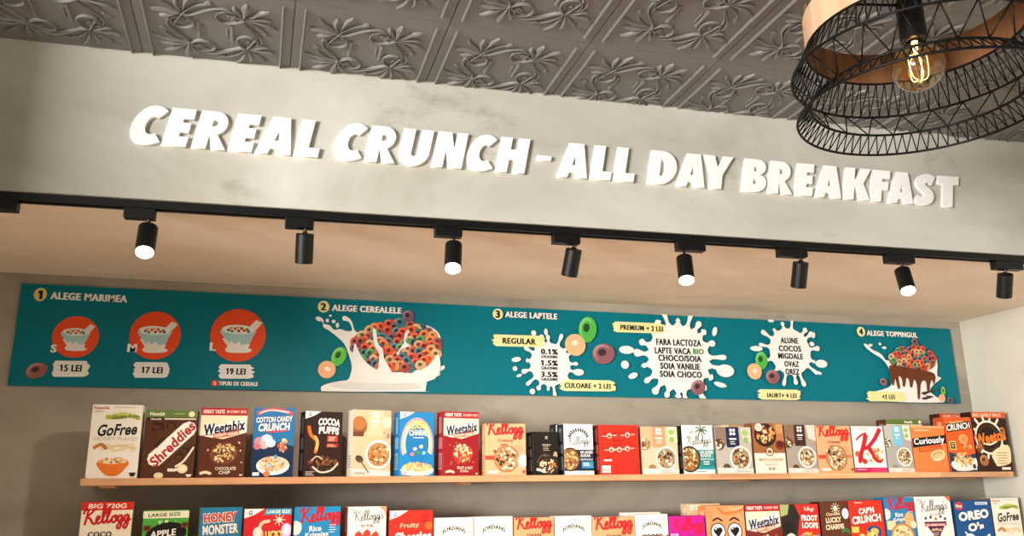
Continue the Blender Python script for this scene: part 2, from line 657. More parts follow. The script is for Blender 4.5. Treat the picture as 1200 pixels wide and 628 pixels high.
GLYPH = {
    'C': [smooth_pts([(.725, .905), (.58, .99), (.40, 1.02), (.20, .93), (.05, .70), (.0, .45), (.04, .2), (.16, .04), (.36, -.03), (.56, .0), (.74, .085)], False, 4)
          + smooth_pts([(.57, .30), (.50, .265), (.40, .28), (.33, .38), (.32, .52), (.36, .65), (.44, .725), (.55, .70)], False, 4)],
    'E': [[(0, 0), (0, 1), (.56, 1), (.56, .73), (.34, .73), (.34, .635), (.53, .635), (.53, .37), (.34, .37), (.34, .27), (.56, .27), (.56, 0)]],
    'R': [[(0, 0), (0, 1)] + arc(.36, .68, .32, .32, 90, -62, 14) + [(.79, 0), (.455, 0), (.345, .33), (.33, .33), (.33, 0)],
          [(.33, .6)] + arc(.37, .685, .095, .085, -90, 90, 8) + [(.33, .77)]],
    'A': [[(0, 0), (.215, 1), (.64, 1), (.865, 0), (.545, 0), (.525, .14), (.335, .14), (.305, 0)], [(.39, .36), (.49, .36), (.445, .64)]],
    'L': [[(0, 0), (0, 1), (.33, 1), (.33, .25), (.60, .25), (.60, 0)]],
    'U': [[(0, 1), (.32, 1), (.32, .34)] + arc(.395, .32, .075, .075, 180, 360, 8) + [(.47, .34), (.47, 1), (.79, 1)] + arc(.395, .37, .395, .40, 0, -180, 20)],
    'N': [[(0, 0), (0, 1), (.37, 1), (.505, .54), (.505, 1), (.80, 1), (.80, 0), (.44, 0), (.295, .47), (.295, 0)]],
    'H': [[(0, 0), (0, 1), (.32, 1), (.32, .66), (.48, .66), (.48, 1), (.80, 1), (.80, 0), (.48, 0), (.48, .37), (.32, .37), (.32, 0)]],
    'D': [[(0, 0), (0, 1)] + arc(.34, .5, .48, .5, 90, -90, 22), [(.33, .25)] + arc(.34, .5, .14, .25, -90, 90, 10) + [(.33, .75)]],
    'Y': [[(0, 1), (.35, 1), (.475, .66), (.59, 1), (.93, 1), (.645, .42), (.645, 0), (.29, 0), (.29, .40)]],
    'B': [[(0, 0), (0, 1)] + arc(.42, .755, .28, .245, 90, -75, 12) + arc(.43, .275, .32, .275, 70, -90, 14),
          [(.33, .62)] + arc(.36, .695, .085, .075, -90, 90, 7) + [(.33, .77)], [(.33, .23)] + arc(.36, .31, .10, .08, -90, 90, 7) + [(.33, .39)]],
    'K': [[(0, 0), (0, 1), (.33, 1), (.33, .60), (.50, 1), (.865, 1), (.625, .52), (.88, 0), (.52, 0), (.33, .42), (.33, 0)]],
    'F': [[(0, 0), (0, 1), (.61, 1), (.61, .73), (.34, .73), (.34, .635), (.56, .635), (.56, .37), (.34, .37), (.34, 0)]],
    'S': [smooth_pts([(.70, .93), (.52, 1.0), (.32, 1.01), (.12, .92), (.03, .74), (.08, .58), (.22, .45), (.33, .36), (.33, .29), (.24, .265), (.13, .29), (.05, .335)], False, 4) + smooth_pts([(-.02, .08), (.10, .01), (.30, -.02), (.54, .05), (.665, .22), (.64, .41), (.52, .54), (.38, .63), (.355, .70), (.41, .735), (.50, .72), (.59, .665)], False, 4)],
    'T': [[(0, .73), (0, 1), (.74, 1), (.74, .73), (.54, .73), (.54, 0), (.185, 0), (.185, .73)]],
    '-': [[(0, .43), (0, .56), (.40, .56), (.40, .43)]]}
LH, LT, SH = .1200, .012, .19
LPOS = [('C', -.409, 'opening the word CEREAL'), ('E', -.315, 'second in the word CEREAL'), ('R', -.233, 'in the word CEREAL'), ('E', -.132, 'fourth in the word CEREAL'),
        ('A', -.056, 'in the word CEREAL'), ('L', .054, 'ending the word CEREAL'), ('C', .166, 'opening the word CRUNCH'), ('R', .262, 'in the word CRUNCH'),
        ('U', .361, 'in the word CRUNCH'), ('N', .469, 'in the word CRUNCH'), ('C', .574, 'before the H of CRUNCH'), ('H', .672, 'ending the word CRUNCH'),
        ('-', .80, ''), ('A', .874, 'opening the word ALL'), ('L', .987, 'middle of the word ALL'), ('L', 1.067, 'ending the word ALL'),
        ('D', 1.187, 'opening the word DAY'), ('A', 1.29, 'middle of the word DAY'), ('Y', 1.377, 'ending the word DAY'), ('B', 1.531, 'opening the word BREAKFAST'),
        ('R', 1.629, 'in the word BREAKFAST'), ('E', 1.734, 'in the word BREAKFAST'), ('A', 1.812, 'before the K of BREAKFAST'), ('K', 1.926, 'in the word BREAKFAST'),
        ('F', 2.036, 'in the word BREAKFAST'), ('A', 2.106, 'after the F of BREAKFAST'), ('S', 2.215, 'in the word BREAKFAST'), ('T', 2.311, 'ending the word BREAKFAST')]
for g, s_, where in LPOS:
    cu = bpy.data.curves.new('glyph', 'CURVE')
    cu.dimensions = '2D'
    cu.fill_mode = 'BOTH'
    cu.extrude = LT / 2 - .0006
    cu.bevel_depth = .0006
    cu.offset = -.0006
    for cont in GLYPH[g]:
        sp = cu.splines.new('POLY')
        sp.points.add(len(cont) - 1)
        for p, (x, y) in zip(sp.points, cont):
            p.co = ((x + SH * y) * LH, y * LH, 0, 1)
        sp.use_cyclic_u = True
    tmp = bpy.data.objects.new('glyph', cu)
    me = bpy.data.meshes.new_from_object(tmp)
    bpy.data.objects.remove(tmp)
    bpy.data.curves.remove(cu)
    for v in me.vertices:
        x, y, z = v.co
        v.co = (x, -z - LT / 2, y)
    me.materials.clear()
    me.materials.append(M_letter)
    o = bpy.data.objects.new('sign_letter' if g != '-' else 'sign_dash', me)
    C.objects.link(o)
    xx = s_ * math.cos(FR)
    o.location = (xx + math.sin(FR) * .0, fy(xx) - .0003, EYE + .987)
    o.rotation_euler = (0, 0, FR)
    if g == '-':
        tag(o, 'short white raised dash between the words CRUNCH and ALL', 'dash')
    else:
        tag(o, 'white raised wall letter %s, %s' % (g, where), 'letter', 'white raised letters of the wall sign')

# ---------------------------------------------------------------- shelves
SF, SHZ = 3.20, EYE + .0731               # shelf front, top of the upper shelf
for k, (z, lab) in enumerate(((SHZ, 'long pine wall shelf carrying the upper row of cereal boxes'), (EYE - .297, 'long pine wall shelf under the lower row of cereal boxes'))):
    sh = empty('wall_shelf', (1.397, YB, z))
    tag(sh, lab, 'shelf', 'pine wall shelves')
    b = MB()
    b.box(-1.95, SF - YB, -.0235, 1.95 - .003, 0, 0, .0015)
    b.build('plank', M_shelf, sh)
    for x in (-1.87, -.6, .65, 1.86):
        b = MB()
        b.box(x - .025, (SF - YB + .03) if x < -1 else -.09, -.0305, x + .025, -.002, -.0237, .001)
        b.build('bracket', M_shelf, sh)

# unseen counter, added to bounce warm track light up to the soffit
ct = empty('counter', (1.0, 2.9, 0))
tag(ct, 'unseen oak topped counter added to bounce light up under the shelves', 'counter')
b = MB()
b.box(-2.2, -.25, .86, 2.38, .53, .9, .004)
b.build('worktop', M_bounce_counter, ct)
b = MB()
b.box(-2.18, -.2, 0, 2.36, .5, .859, .003)
b.build('base_cabinet', mat('grey_cabinet', '6d6a66', .6), ct)

# ---------------------------------------------------------------- lighting track and its spot heads
TRZ = ZF - .0018


def on_track(s_, off):                     # a point off metres behind the bulkhead front
    return Vector((s_ - FK * off, fy(s_) + off, TRZ))


tr = empty('lighting_track', on_track(1.0, .02), FR)
tag(tr, 'long black lighting track fixed along the bulkhead bottom edge', 'track')
b = MB()
x0, x1 = -2.2, 2.38
b.box(x0, -.0175, -.0225, x1, -.0085, 0, .0008)
b.box(x0, .0085, -.0225, x1, .0175, 0, .0008)
b.box(x0, -.0085, -.006, x1, .0085, 0)
b.build('rail', M_black, tr)
b = MB()
b.box(x1, -.018, -.0232, x1 + .012, .018, 0, .001)
b.build('end_cap', M_black, tr)
M_lens = mat('lit_lens', 'fff2dc', .4, emit='ffe9c8', es=22)
M_lensoff = mat('spot_lens', 'fff2dc', .4, emit='ffd9a8', es=6)
HEADS = [(-.775, -.667, -.742, 0, 30, 0, 'cut off at the far left end of the track'), (-.397, -.314, -.331, 2, -24, 1, 'above the price of 15 LEI'),
         (.042, .125, .101, .5, 22, 0, 'left of the heading ALEGE CEREALELE'), (.486, .571, .547, -5.5, -22, 1, 'above the heading ALEGE LAPTELE'),
         (.864, .953, .936, -4.5, 26, 0, 'under the word ALL'), (1.29, 1.389, 1.317, -7.5, -20, 1, 'under the word DAY'),
         (1.664, 1.769, 1.750, 2.5, 24, 0, 'under the start of the word BREAKFAST'), (2.087, 2.196, 2.151, -8.5, -22, 1, 'above the heading ALEGE TOPPINGUL'),
         (2.541, 2.659, 2.590, 10, 26, 0, 'at the right end of the track')]
POW = {'left of the he': 1.6, 'under the word': 1.0, 'under the star': .5, 'at the right e': .7, 'cut off at the': .12}
for a0, a1, st, tx, ty, lit, where in HEADS:
    mid = (a0 + a1) / 2
    e = empty('track_spotlight', on_track(mid, .02) + Vector((0, 0, -.0226)), FR)
    tag(e, ('lit black spotlight with glowing lens, ' if lit else 'black spotlight turned to the shelves, ') + where, 'spotlight', 'black spotlights on the track')
    hw = (a1 - a0) / 2
    b = MB()
    b.box(-hw, -.0165, -.030, hw, .0165, 0, .002)
    b.build('adapter', M_black, e)
    dx = st - mid
    b = MB()
    b.tube([(dx, 0, -.029), (dx, 0, -.036), (dx, .003, -.053 if lit else -.045)], [.0055, .0045, .0045], 10)
    b.tube([(dx - .007, .003, -.049 if lit else -.043), (dx + .007, .003, -.049 if lit else -.043)], .006, 10)
    b.build('stem', M_black, e)
    # barrel: pivots at the stem end
    M_ = Matrix.Translation((dx, .003, -.054 if lit else -.046)) @ Matrix.Rotation(math.radians(ty), 4, 'X') @ Matrix.Rotation(math.radians(-tx), 4, 'Y')
    b = MB()
    R0, Lb = .0262, .086
    b.lathe([(.0, .002), (R0 - .0015, .002), (R0, .0005), (R0, -Lb + .001), (R0 - .001, -Lb), (R0 - .003, -Lb), (R0 - .003, -Lb + .02)], 36, M_)
    b.build('barrel', M_black, e, smooth=False)
    b = MB()
    pr = -Lb if lit else -Lb + .0135
    b.lathe([(R0 - .0032, pr + .004), (R0 - .0032, pr - .006), (R0 - .006, pr - .009), (.012, pr - .0105), (.0, pr - .011)], 28, M_)
    b.build('lens', M_lens if lit else M_lensoff, e, smooth=True)['label'] = 'glowing round lens'
    ld = bpy.data.lights.new('spot_lamp', 'SPOT')
    ld.energy = SPOT_W * (2.3 if lit else .34 * POW.get(where[:14], 1))
    ld.color = SPOT_C
    ld.spot_size = math.radians(80 if lit else 150)
    ld.spot_blend = 1.0
    ld.shadow_soft_size = .02
    lo = bpy.data.objects.new('spot_lamp', ld)
    C.objects.link(lo)
    lo.parent = e
    lo.matrix_local = M_ @ Matrix.Translation((0, 0, -Lb - .014))

# ---------------------------------------------------------------- pendant lamp of wood veneer and wire lattice
PX, PY = 1.5184, 1.5415
pl = empty('pendant_lamp', (PX, PY, ZC))
tag(pl, 'large round pendant lamp of pale wood band and black wire lattice', 'pendant lamp')
z = lambda v: v - 1.2806                   # heights above the eye, measured from the ceiling


def ring(r, h, n=96):
    return [(r * math.cos(2 * PI * i / n), r * math.sin(2 * PI * i / n), z(h)) for i in range(n)]


def pol(r, h, deg):
    return Vector((r * math.cos(math.radians(deg)), r * math.sin(math.radians(deg)), z(h)))


b = MB()
b.lathe([(.2565, z(1.095)), (.2565, z(1.185)), (.2535, z(1.185)), (.2535, z(1.095)), (.2565, z(1.095))], 96)
wb = b.build('wood_band', M_veneer, pl)
wb.data.materials.append(wood('wood_veneer_shaded', '8f6442', '734c30', 2, .5, .5))  # same veneer darkened: shade inside the band is put into its colour
for p in wb.data.polygons:
    if (p.center.x * p.normal.x + p.center.y * p.normal.y) < -.1:
        p.material_index = 1
A1, A2, B1, B2 = (.256, 1.095), (.2986, 1.0139), (.2583, .9421), (.2952, .8993)
for r, h in (A1, A2, B1, B2):
    b = MB()
    b.tube(ring(r, h), .0034, 8, True)
    b.build('wire_ring', M_lampblack, pl, smooth=True)


def lattice(name, top, bot, n, ph, rad):
    b = MB()
    for i in range(n):
        a = ph + 360 / n * i
        b.tube([pol(*top, a), pol(*bot, a + 180 / n)], rad, 5)
        b.tube([pol(*bot, a + 180 / n), pol(*top, a + 360 / n)], rad, 5)
    b.build(name, M_lampblack, pl, smooth=True)


lattice('upper_lattice', A1, A2, 72, .8, .0017)
lattice('middle_lattice', A2, B1, 24, -3, .0019)
lattice('lower_lattice', B1, B2, 72, -.5, .0017)
for k in range(3):
    b = MB()
    b.tube([pol(.03, 1.183, 47 + 120 * k), pol(.2545, 1.183, 47 + 120 * k)], .0036, 8)
    b.build('spoke', M_lampblack, pl, smooth=True)
b = MB()
b.lathe([(0, z(1.205)), (.012, z(1.205)), (.030, z(1.198)), (.032, z(1.19)), (.032, z(1.085)), (.030, z(1.083)), (.020, z(1.083)), (.020, z(1.09)), (0, z(1.09))], 32)
b.build('socket', mat('socket_black', '131313', .3, spec=.5), pl, smooth=False)
b = MB()
b.tube([(0, 0, z(1.204)), (0, 0, z(1.262))], .0035, 8)
b.build('cord', M_lampblack, pl)
b = MB()
b.lathe([(0, -.019), (.03, -.019), (.045, -.015), (.05, -.0085), (.05, -.0078), (0, -.0078)], 32)
b.build('ceiling_canopy', M_lampblack, pl)
# globe bulb
M_glass = bpy.data.materials.new('amber_glass')
M_glass.use_nodes = True
nt = M_glass.node_tree
bs = nt.nodes['Principled BSDF']
bs.inputs['Base Color'].default_value = (1, .87, .62, 1)
bs.inputs['Roughness'].default_value = 0.0
bs.inputs['Transmission Weight'].default_value = 1
bs.inputs['IOR'].default_value = 1.45
BZ, BR_ = 1.010, .063
prof = []
for i in range(23):
    a = math.radians(-90 + 150 * i / 22)
    prof.append((max(BR_ * math.cos(a), .0001), z(BZ) + BR_ * .98 * math.sin(a)))
neck = [(.0255, z(1.071)), (.020, z(1.079)), (.019, z(1.086))]
outer = prof + neck
inner = [(max(r - .0012, .00005), h + (.0012 if i == 0 else 0)) for i, (r, h) in enumerate(outer)][::-1]
b = MB()
b.lathe(outer + inner, 40)
bulb = b.build('bulb', M_glass, pl, smooth=True)
bulb['label'] = 'clear amber globe bulb'
b = MB()
b.tube([(0, 0, z(1.08)), (0, 0, z(1.045))], [.008, .004], 10)
for k in range(5):
    a = math.radians(72 * k + 20)
    p = [(.006 * math.cos(a), .006 * math.sin(a), z(1.045)), (.022 * math.cos(a), .022 * math.sin(a), z(1.035)), (.020 * math.cos(a + .3), .020 * math.sin(a + .3), z(.985)), (.006 * math.cos(a + .5), .006 * math.sin(a + .5), z(.975))]
    b.tube(smooth_pts(p, False, 4), .0011, 6)
b.build('filament', mat('filament', 'ffb868', .4, emit='ffcf90', es=6), bulb, smooth=True)

# ---------------------------------------------------------------- menu board on the back wall
MENU=[
('E',.067,.3375,.0216,.025,0,'ecd06a'),
('T', '1', .0665, .3365, .015, .0333, '1c1a18'),
('T', 'ALEGE MARIMEA', .233, .3355, .264, .0277, 'f4f2ec'),
('E',.203,.1835,.0792,.0783,0,'f0501c'),
('P',[(.224,.2045),(.247,.2335),(.265,.2245),(.244,.1955)],'efe6dd',0),
('P',[(.155,.2005),(.162,.1785),(.177,.1555),(.187,.1495),(.224,.1515),(.235,.1595),(.243,.1815),(.245,.2035)],'a9d3d3',1),
('P',[(.16,.1735),(.17,.1705),(.178,.1605),(.185,.1665),(.195,.1575),(.207,.1665),(.215,.1555),(.231,.1595),(.237,.1545),(.234,.1465),(.244,.1405),(.235,.1325),(.201,.1305),(.177,.1325),(.17,.1415),(.176,.1495),(.168,.1615)],'f3ece6',1),
('E',.2,.2015,.044,.0147,0,'dff0ee'),
('E',.2,.2005,.0392,.0119,0,'f6efe6'),
('D',.174,.1995,.005,.0048,0,'8c5a60'),
('D',.184,.1965,.0048,.0046,0,'4fb54a'),
('D',.191,.2045,.0048,.0046,0,'f0501c'),
('D',.202,.1975,.005,.0048,0,'8c5a60'),
('D',.209,.2065,.005,.0048,0,'b5651d'),
('D',.217,.1995,.0048,.0046,0,'f0501c'),
('D',.225,.2035,.0048,.0046,0,'4fb54a'),
('D',.198,.2075,.0048,.0048,0,'f6b888'),
('D',.228,.1975,.005,.0046,0,'8c5a60'),
('D',.18,.2055,.0048,.0046,0,'f6b888'),
('T', 'S', .1345, .1375, .025, .0298, 'f4f2ec'),
('E',.476,.1995,.0909,.0925,0,'f0501c'),
('P',[(.502,.2205),(.531,.2555),(.553,.2455),(.526,.2105)],'efe6dd',0),
('P',[(.418,.2155),(.426,.1895),(.443,.1625),(.456,.1555),(.5,.1565),(.515,.1665),(.524,.1935),(.527,.2195)],'a9d3d3',1),
('P',[(.423,.1835),(.435,.1805),(.444,.1675),(.454,.1755),(.465,.1645),(.48,.1745),(.489,.1625),(.509,.1665),(.517,.1615),(.512,.1515),(.525,.1445),(.514,.1355),(.471,.1315),(.442,.1345),(.435,.1455),(.442,.1545),(.432,.1695)],'f3ece6',1),
('E',.472,.2175,.056,.0176,0,'dff0ee'),
('E',.473,.2165,.0499,.0142,0,'f6efe6'),
('D',.44,.2155,.006,.0056,0,'8c5a60'),
('D',.452,.2105,.0059,.0056,0,'4fb54a'),
('D',.462,.2205,.0059,.0055,0,'f0501c'),
('D',.475,.2125,.0059,.0056,0,'8c5a60'),
('D',.484,.2225,.0059,.0057,0,'b5651d'),
('D',.493,.2145,.006,.0057,0,'f0501c'),
('D',.503,.2195,.006,.0057,0,'4fb54a'),
('D',.47,.2245,.0059,.0056,0,'f6b888'),
('D',.507,.2125,.006,.0056,0,'8c5a60'),
('D',.448,.2215,.006,.0056,0,'f6b888'),
('T', 'M', .3995, .1485, .027, .0315, 'f4f2ec'),
('E',.776,.2115,.1035,.1045,0,'f0501c'),
('P',[(.807,.2365),(.84,.2745),(.864,.2635),(.834,.2255)],'efe6dd',0),
('P',[(.714,.2305),(.722,.2035),(.741,.1735),(.754,.1665),(.803,.1685),(.82,.1785),(.831,.2075),(.835,.2355)],'a9d3d3',1),
('P',[(.718,.1965),(.732,.1935),(.742,.1795),(.753,.1885),(.765,.1765),(.781,.1875),(.791,.1735),(.814,.1785),(.822,.1725),(.817,.1625),(.831,.1555),(.818,.1445),(.771,.1415),(.739,.1445),(.731,.1555),(.739,.1655),(.729,.1815)],'f3ece6',1),
('E',.774,.2335,.0605,.019,0,'dff0ee'),
('E',.774,.2325,.0539,.015,0,'f6efe6'),
('D',.739,.2305,.0066,.006,0,'8c5a60'),
('D',.752,.2265,.0066,.006,0,'4fb54a'),
('D',.763,.2365,.0066,.006,0,'f0501c'),
('D',.777,.2285,.0066,.006,0,'8c5a60'),
('D',.787,.2385,.0066,.0061,0,'b5651d'),
('D',.797,.2305,.0066,.006,0,'f0501c'),
('D',.808,.2355,.0066,.006,0,'4fb54a'),
('D',.772,.2415,.0066,.006,0,'f6b888'),
('D',.813,.2275,.0066,.006,0,'8c5a60'),
('D',.748,.2385,.0064,.006,0,'f6b888'),
('T', 'L', .686, .1635, .028, .0323, 'f4f2ec'),
('B',.135,.0335,.271,.0945,'f4f2ec'),
('T', '15 LEI', .1995, .0665, .073, .0252, '1c1a18'),
('B',.407,.0365,.547,.0975,'f4f2ec'),
('T', '17 LEI', .477, .0665, .074, .0241, '1c1a18'),
('B',.71,.0405,.85,.0975,'f4f2ec'),
('T', '19 LEI', .777, .0695, .072, .0247, '1c1a18'),
('D',.088,.0545,.0368,.028,25,'9a6058'),
('E',.703,.0225,.0131,.0129,0,'e0402c'),
('T', '2', .703, .0225, .01, .0129, 'f4f2ec'),
('T', 'TIPURI DE CEREALE', .789, .0225, .144, .0157, 'f4f2ec'),
('E',1.097,.3405,.023,.0243,0,'f3e7a4'),
('T', '2', 1.0965, .3405, .021, .0297, '1c1a18'),
('T', 'ALEGE CEREALELE', 1.272, .3385, .284, .0262, 'f4f2ec'),
('E',1.125,.3045,.0059,.0044,0,'f4f2ec'),
('E',1.114,.2845,.0068,.0079,0,'f4f2ec'),
('E',1.139,.2815,.0076,.0072,0,'f4f2ec'),
('E',1.155,.2665,.0068,.0105,0,'f4f2ec'),
('P',[(1.067,.2935),(1.08,.2995),(1.098,.2875),(1.101,.2705),(1.124,.2655),(1.142,.2475),(1.167,.2515),(1.19,.2445),(1.214,.2485),(1.201,.2815),(1.177,.2875),(1.174,.3025),(1.188,.3055),(1.211,.2865),(1.224,.2495),(1.248,.2425),(1.326,.2695),(1.378,.2845),(1.449,.2875),(1.52,.2815),(1.566,.2565),(1.583,.2165),(1.581,.1625),(1.567,.1165),(1.576,.1095),(1.596,.1165),(1.596,.1025),(1.58,.0915),(1.576,.0735),(1.551,.0665),(1.529,.0535),(1.522,.0375),(1.518,.0095),(1.518,.0075),(1.516,.0065),(1.106,-.0015),(1.103,-.0015),(1.102,.0035),(1.102,.0185),(1.133,.0325),(1.175,.0415),(1.204,.0475),(1.215,.0735),(1.217,.1075),(1.2,.1595),(1.183,.1935),(1.151,.2225),(1.121,.2445),(1.099,.2575),(1.096,.2775),(1.075,.2815)],'f4f2ec',1),
('E',1.398,.1855,.1855,.1033,0,'8a6a50'),
('P',[(1.102,-.0015),(1.103,.0185),(1.204,.0455),(1.523,.0535),(1.518,.0065)],'f4f2ec',0),
('D',1.399,.2835,.0236,.0216,60,'e2582c'),
('D',1.365,.2795,.0236,.021,-30,'c8452a'),
('D',1.43,.2775,.0236,.021,-30,'3c7480'),
('D',1.454,.2775,.0243,.0216,-30,'a84a3a'),
('D',1.329,.2655,.0236,.0216,30,'e0442a'),
('D',1.387,.2665,.0236,.021,0,'7a3f4a'),
('D',1.497,.2695,.0243,.0216,0,'2f5a66'),
('D',1.413,.2645,.0243,.0216,30,'5a9a58'),
('D',1.305,.2605,.0236,.021,90,'e97a3c'),
('D',1.478,.2635,.0243,.0216,-30,'d8b07a'),
('D',1.285,.2505,.0236,.0216,60,'d99a62'),
('D',1.458,.2575,.0236,.0216,-30,'e2582c'),
('D',1.36,.2525,.0236,.0216,30,'c8452a'),
('D',1.398,.2495,.0236,.0216,0,'3c7480'),
('D',1.325,.2435,.0236,.021,-30,'a84a3a'),
('D',1.422,.2475,.0243,.0216,0,'e0442a'),
('D',1.528,.2495,.0243,.0216,90,'7a3f4a'),
('D',1.489,.2445,.0236,.0216,-30,'2f5a66'),
('D',1.304,.2355,.023,.021,60,'5a9a58'),
('D',1.511,.2415,.0236,.021,30,'e97a3c'),
('D',1.257,.2285,.0236,.021,0,'d8b07a'),
('D',1.547,.2365,.0243,.0216,90,'d99a62'),
('D',1.443,.2325,.0236,.0216,30,'e2582c'),
('D',1.409,.2305,.0236,.021,-30,'c8452a'),
('D',1.337,.2235,.0236,.0216,-30,'3c7480'),
('D',1.281,.2205,.023,.021,30,'a84a3a'),
('D',1.471,.2265,.0243,.021,60,'e0442a'),
('D',1.375,.2225,.0236,.0216,0,'7a3f4a'),
('D',1.307,.2165,.023,.021,90,'2f5a66'),
('D',1.495,.2175,.0236,.0216,60,'5a9a58'),
('D',1.537,.2175,.0243,.0216,60,'e97a3c'),
('D',1.45,.2135,.0243,.021,0,'d8b07a'),
('D',1.328,.2065,.023,.0216,0,'d99a62'),
('D',1.269,.2045,.023,.021,90,'e2582c'),
('D',1.23,.2015,.023,.021,0,'c8452a'),
('D',1.363,.2055,.0236,.0216,0,'3c7480'),
('D',1.25,.2015,.0229,.021,60,'a84a3a'),
('D',1.4,.2045,.0236,.021,90,'e0442a'),
('D',1.565,.2085,.0243,.0216,60,'7a3f4a'),
('D',1.468,.2035,.0243,.021,90,'2f5a66'),
('D',1.431,.2025,.0236,.021,60,'5a9a58'),
('D',1.343,.1945,.0236,.021,-30,'e97a3c'),
('D',1.288,.1915,.0236,.021,30,'d8b07a'),
('D',1.489,.1965,.0243,.0216,0,'d99a62'),
('D',1.543,.1985,.0243,.0216,30,'e2582c'),
('D',1.512,.1915,.0236,.021,30,'c8452a'),
('D',1.388,.1825,.0236,.021,0,'3c7480'),
('D',1.563,.1885,.0243,.0216,60,'a84a3a'),
('D',1.269,.1775,.023,.021,0,'e0442a'),
('D',1.229,.1765,.023,.021,0,'7a3f4a'),
('D',1.323,.1785,.0236,.021,0,'2f5a66'),
('D',1.414,.1805,.0236,.0216,-30,'5a9a58'),
('D',1.303,.1725,.023,.021,-30,'e97a3c'),
('D',1.444,.1765,.0236,.021,90,'d8b07a'),
('D',1.54,.1785,.0243,.0216,60,'d99a62'),
('D',1.366,.1675,.0236,.021,90,'e2582c'),
('D',1.465,.1685,.0236,.021,90,'c8452a'),
('D',1.49,.1685,.0236,.021,30,'3c7480'),
('D',1.244,.1585,.0229,.0204,60,'a84a3a'),
('D',1.333,.1615,.0236,.021,60,'e0442a'),
('D',1.408,.1615,.0236,.021,-30,'7a3f4a'),
('D',1.268,.1545,.023,.021,-30,'2f5a66'),
('D',1.289,.1545,.0236,.021,60,'5a9a58'),
('D',1.522,.1605,.0243,.021,-30,'e97a3c'),
('D',1.561,.1615,.0243,.021,0,'d8b07a'),
('D',1.435,.1565,.0236,.021,-30,'d99a62'),
('D',1.394,.1465,.0236,.021,60,'e2582c'),
('D',1.318,.1435,.0236,.021,30,'c8452a'),
('D',1.419,.1445,.0236,.0216,30,'3c7480'),
('D',1.496,.1465,.0236,.0216,60,'a84a3a'),
('D',1.459,.1425,.0243,.021,90,'e0442a'),
('D',1.349,.1395,.0236,.021,-30,'7a3f4a'),
('D',1.274,.1345,.023,.021,60,'2f5a66'),
('D',1.255,.1315,.023,.0204,0,'5a9a58'),
('D',1.534,.1395,.0243,.021,-30,'e97a3c'),
('D',1.304,.1295,.023,.021,90,'d8b07a'),
('D',1.372,.1305,.0236,.021,-30,'d99a62'),
('D',1.512,.1325,.0236,.021,30,'e2582c'),
('D',1.404,.1295,.0236,.021,-30,'c8452a'),
('D',1.44,.1285,.0236,.021,-30,'3c7480'),
('D',1.332,.1215,.0236,.021,0,'a84a3a'),
('D',1.479,.1225,.0243,.021,0,'e0442a'),
('D',1.286,.1135,.0236,.0204,0,'7a3f4a'),
('D',1.314,.1115,.023,.0204,0,'2f5a66'),
('D',1.351,.1125,.0236,.021,-30,'5a9a58'),
('D',1.413,.1115,.0236,.0204,0,'e97a3c'),
('D',1.496,.1135,.0236,.021,0,'d8b07a'),
('D',1.388,.1095,.023,.021,90,'d99a62'),
('D',1.369,.1025,.0236,.021,-30,'e2582c'),
('D',1.331,.1005,.023,.021,0,'c8452a'),
('D',1.453,.1035,.0236,.021,90,'3c7480'),
('D',1.432,.1015,.0236,.021,0,'a84a3a'),
('D',1.441,.3165,.0252,.0252,-40,'7a5560'),
('D',1.409,.2875,.0227,.0216,10,'3c7480'),
('P',[(1.224,.1945),(1.251,.1475),(1.287,.1085),(1.348,.0765),(1.4,.0735),(1.47,.0815),(1.531,.1155),(1.569,.1625),(1.576,.0915),(1.523,.0465),(1.315,.0335),(1.229,.0655)],'f4f2ec',1),
('P',[(1.296,.2515),(1.31,.2525),(1.319,.1985),(1.339,.1745),(1.346,.1375),(1.374,.0905),(1.374,.0685),(1.314,.0675),(1.323,.1025),(1.325,.1545),(1.306,.1885)],'f4f2ec',1),
('P',[(1.439,.2575),(1.446,.2515),(1.432,.2115),(1.45,.1935),(1.415,.1755),(1.403,.1525),(1.398,.1615),(1.424,.2015),(1.427,.2375)],'f4f2ec',1),
('P',[(1.129,.0305),(1.213,.0395),(1.332,.0265),(1.453,.0375),(1.488,.0195),(1.315,.0105),(1.18,.0145)],'e0ded8',1),
('D',1.165,.1395,.0281,.0411,-25,'5fc04a'),
('E',1.12,.0855,.0346,.0348,0,'f6b888'),
('E',1.122,.0875,.0128,.0085,-20,'fde8d4'),
('E',1.827,.3425,.0228,.0236,0,'f3e7a4'),
('T', '3', 1.8265, .3425, .023, .0332, '1c1a18'),
('T', 'ALEGE LAPTELE', 1.9775, .3435, .237, .0262, 'f4f2ec'),
('S',2.058,.1335,.09,.0918,17,3),
('E',1.986,.2665,.0117,.0114,0,'f4f2ec'),
('E',2.042,.2735,.0083,.0149,0,'f4f2ec'),
('E',1.906,.1495,.021,.0102,10,'f4f2ec'),
('E',1.9,.1105,.0105,.0102,0,'f4f2ec'),
('E',1.918,.0815,.0123,.006,20,'f4f2ec'),
('E',2.186,.1025,.025,.0144,0,'f4f2ec'),
('E',1.975,.0155,.0122,.0119,0,'f4f2ec'),
('B',1.795,.2035,2.052,.2555,'f3e7a4'),
('T', 'REGULAR', 1.9205, .2285, .149, .0255, '1c1a18'),
('T', '0.1%', 2.055, .1875, .078, .0238, '1c1a18'),
('T', 'GRASIME', 2.055, .1655, .076, .0123, '1c1a18'),
('T', '1.5%', 2.054, .1385, .078, .0238, '1c1a18'),
('T', 'GRASIME', 2.054, .1165, .076, .0123, '1c1a18'),
('T', '3.5%', 2.0525, .0895, .077, .0238, '1c1a18'),
('T', 'GRASIME', 2.053, .0685, .076, .0119, '1c1a18'),
('B',2.093,.0205,2.374,.0705,'f3e7a4'),
('T', 'CULOARE + 2 LEI', 2.226, .0445, .214, .0221, '1c1a18'),
('D',2.235,.2915,.0425,.0594,-12,'4fb54a'),
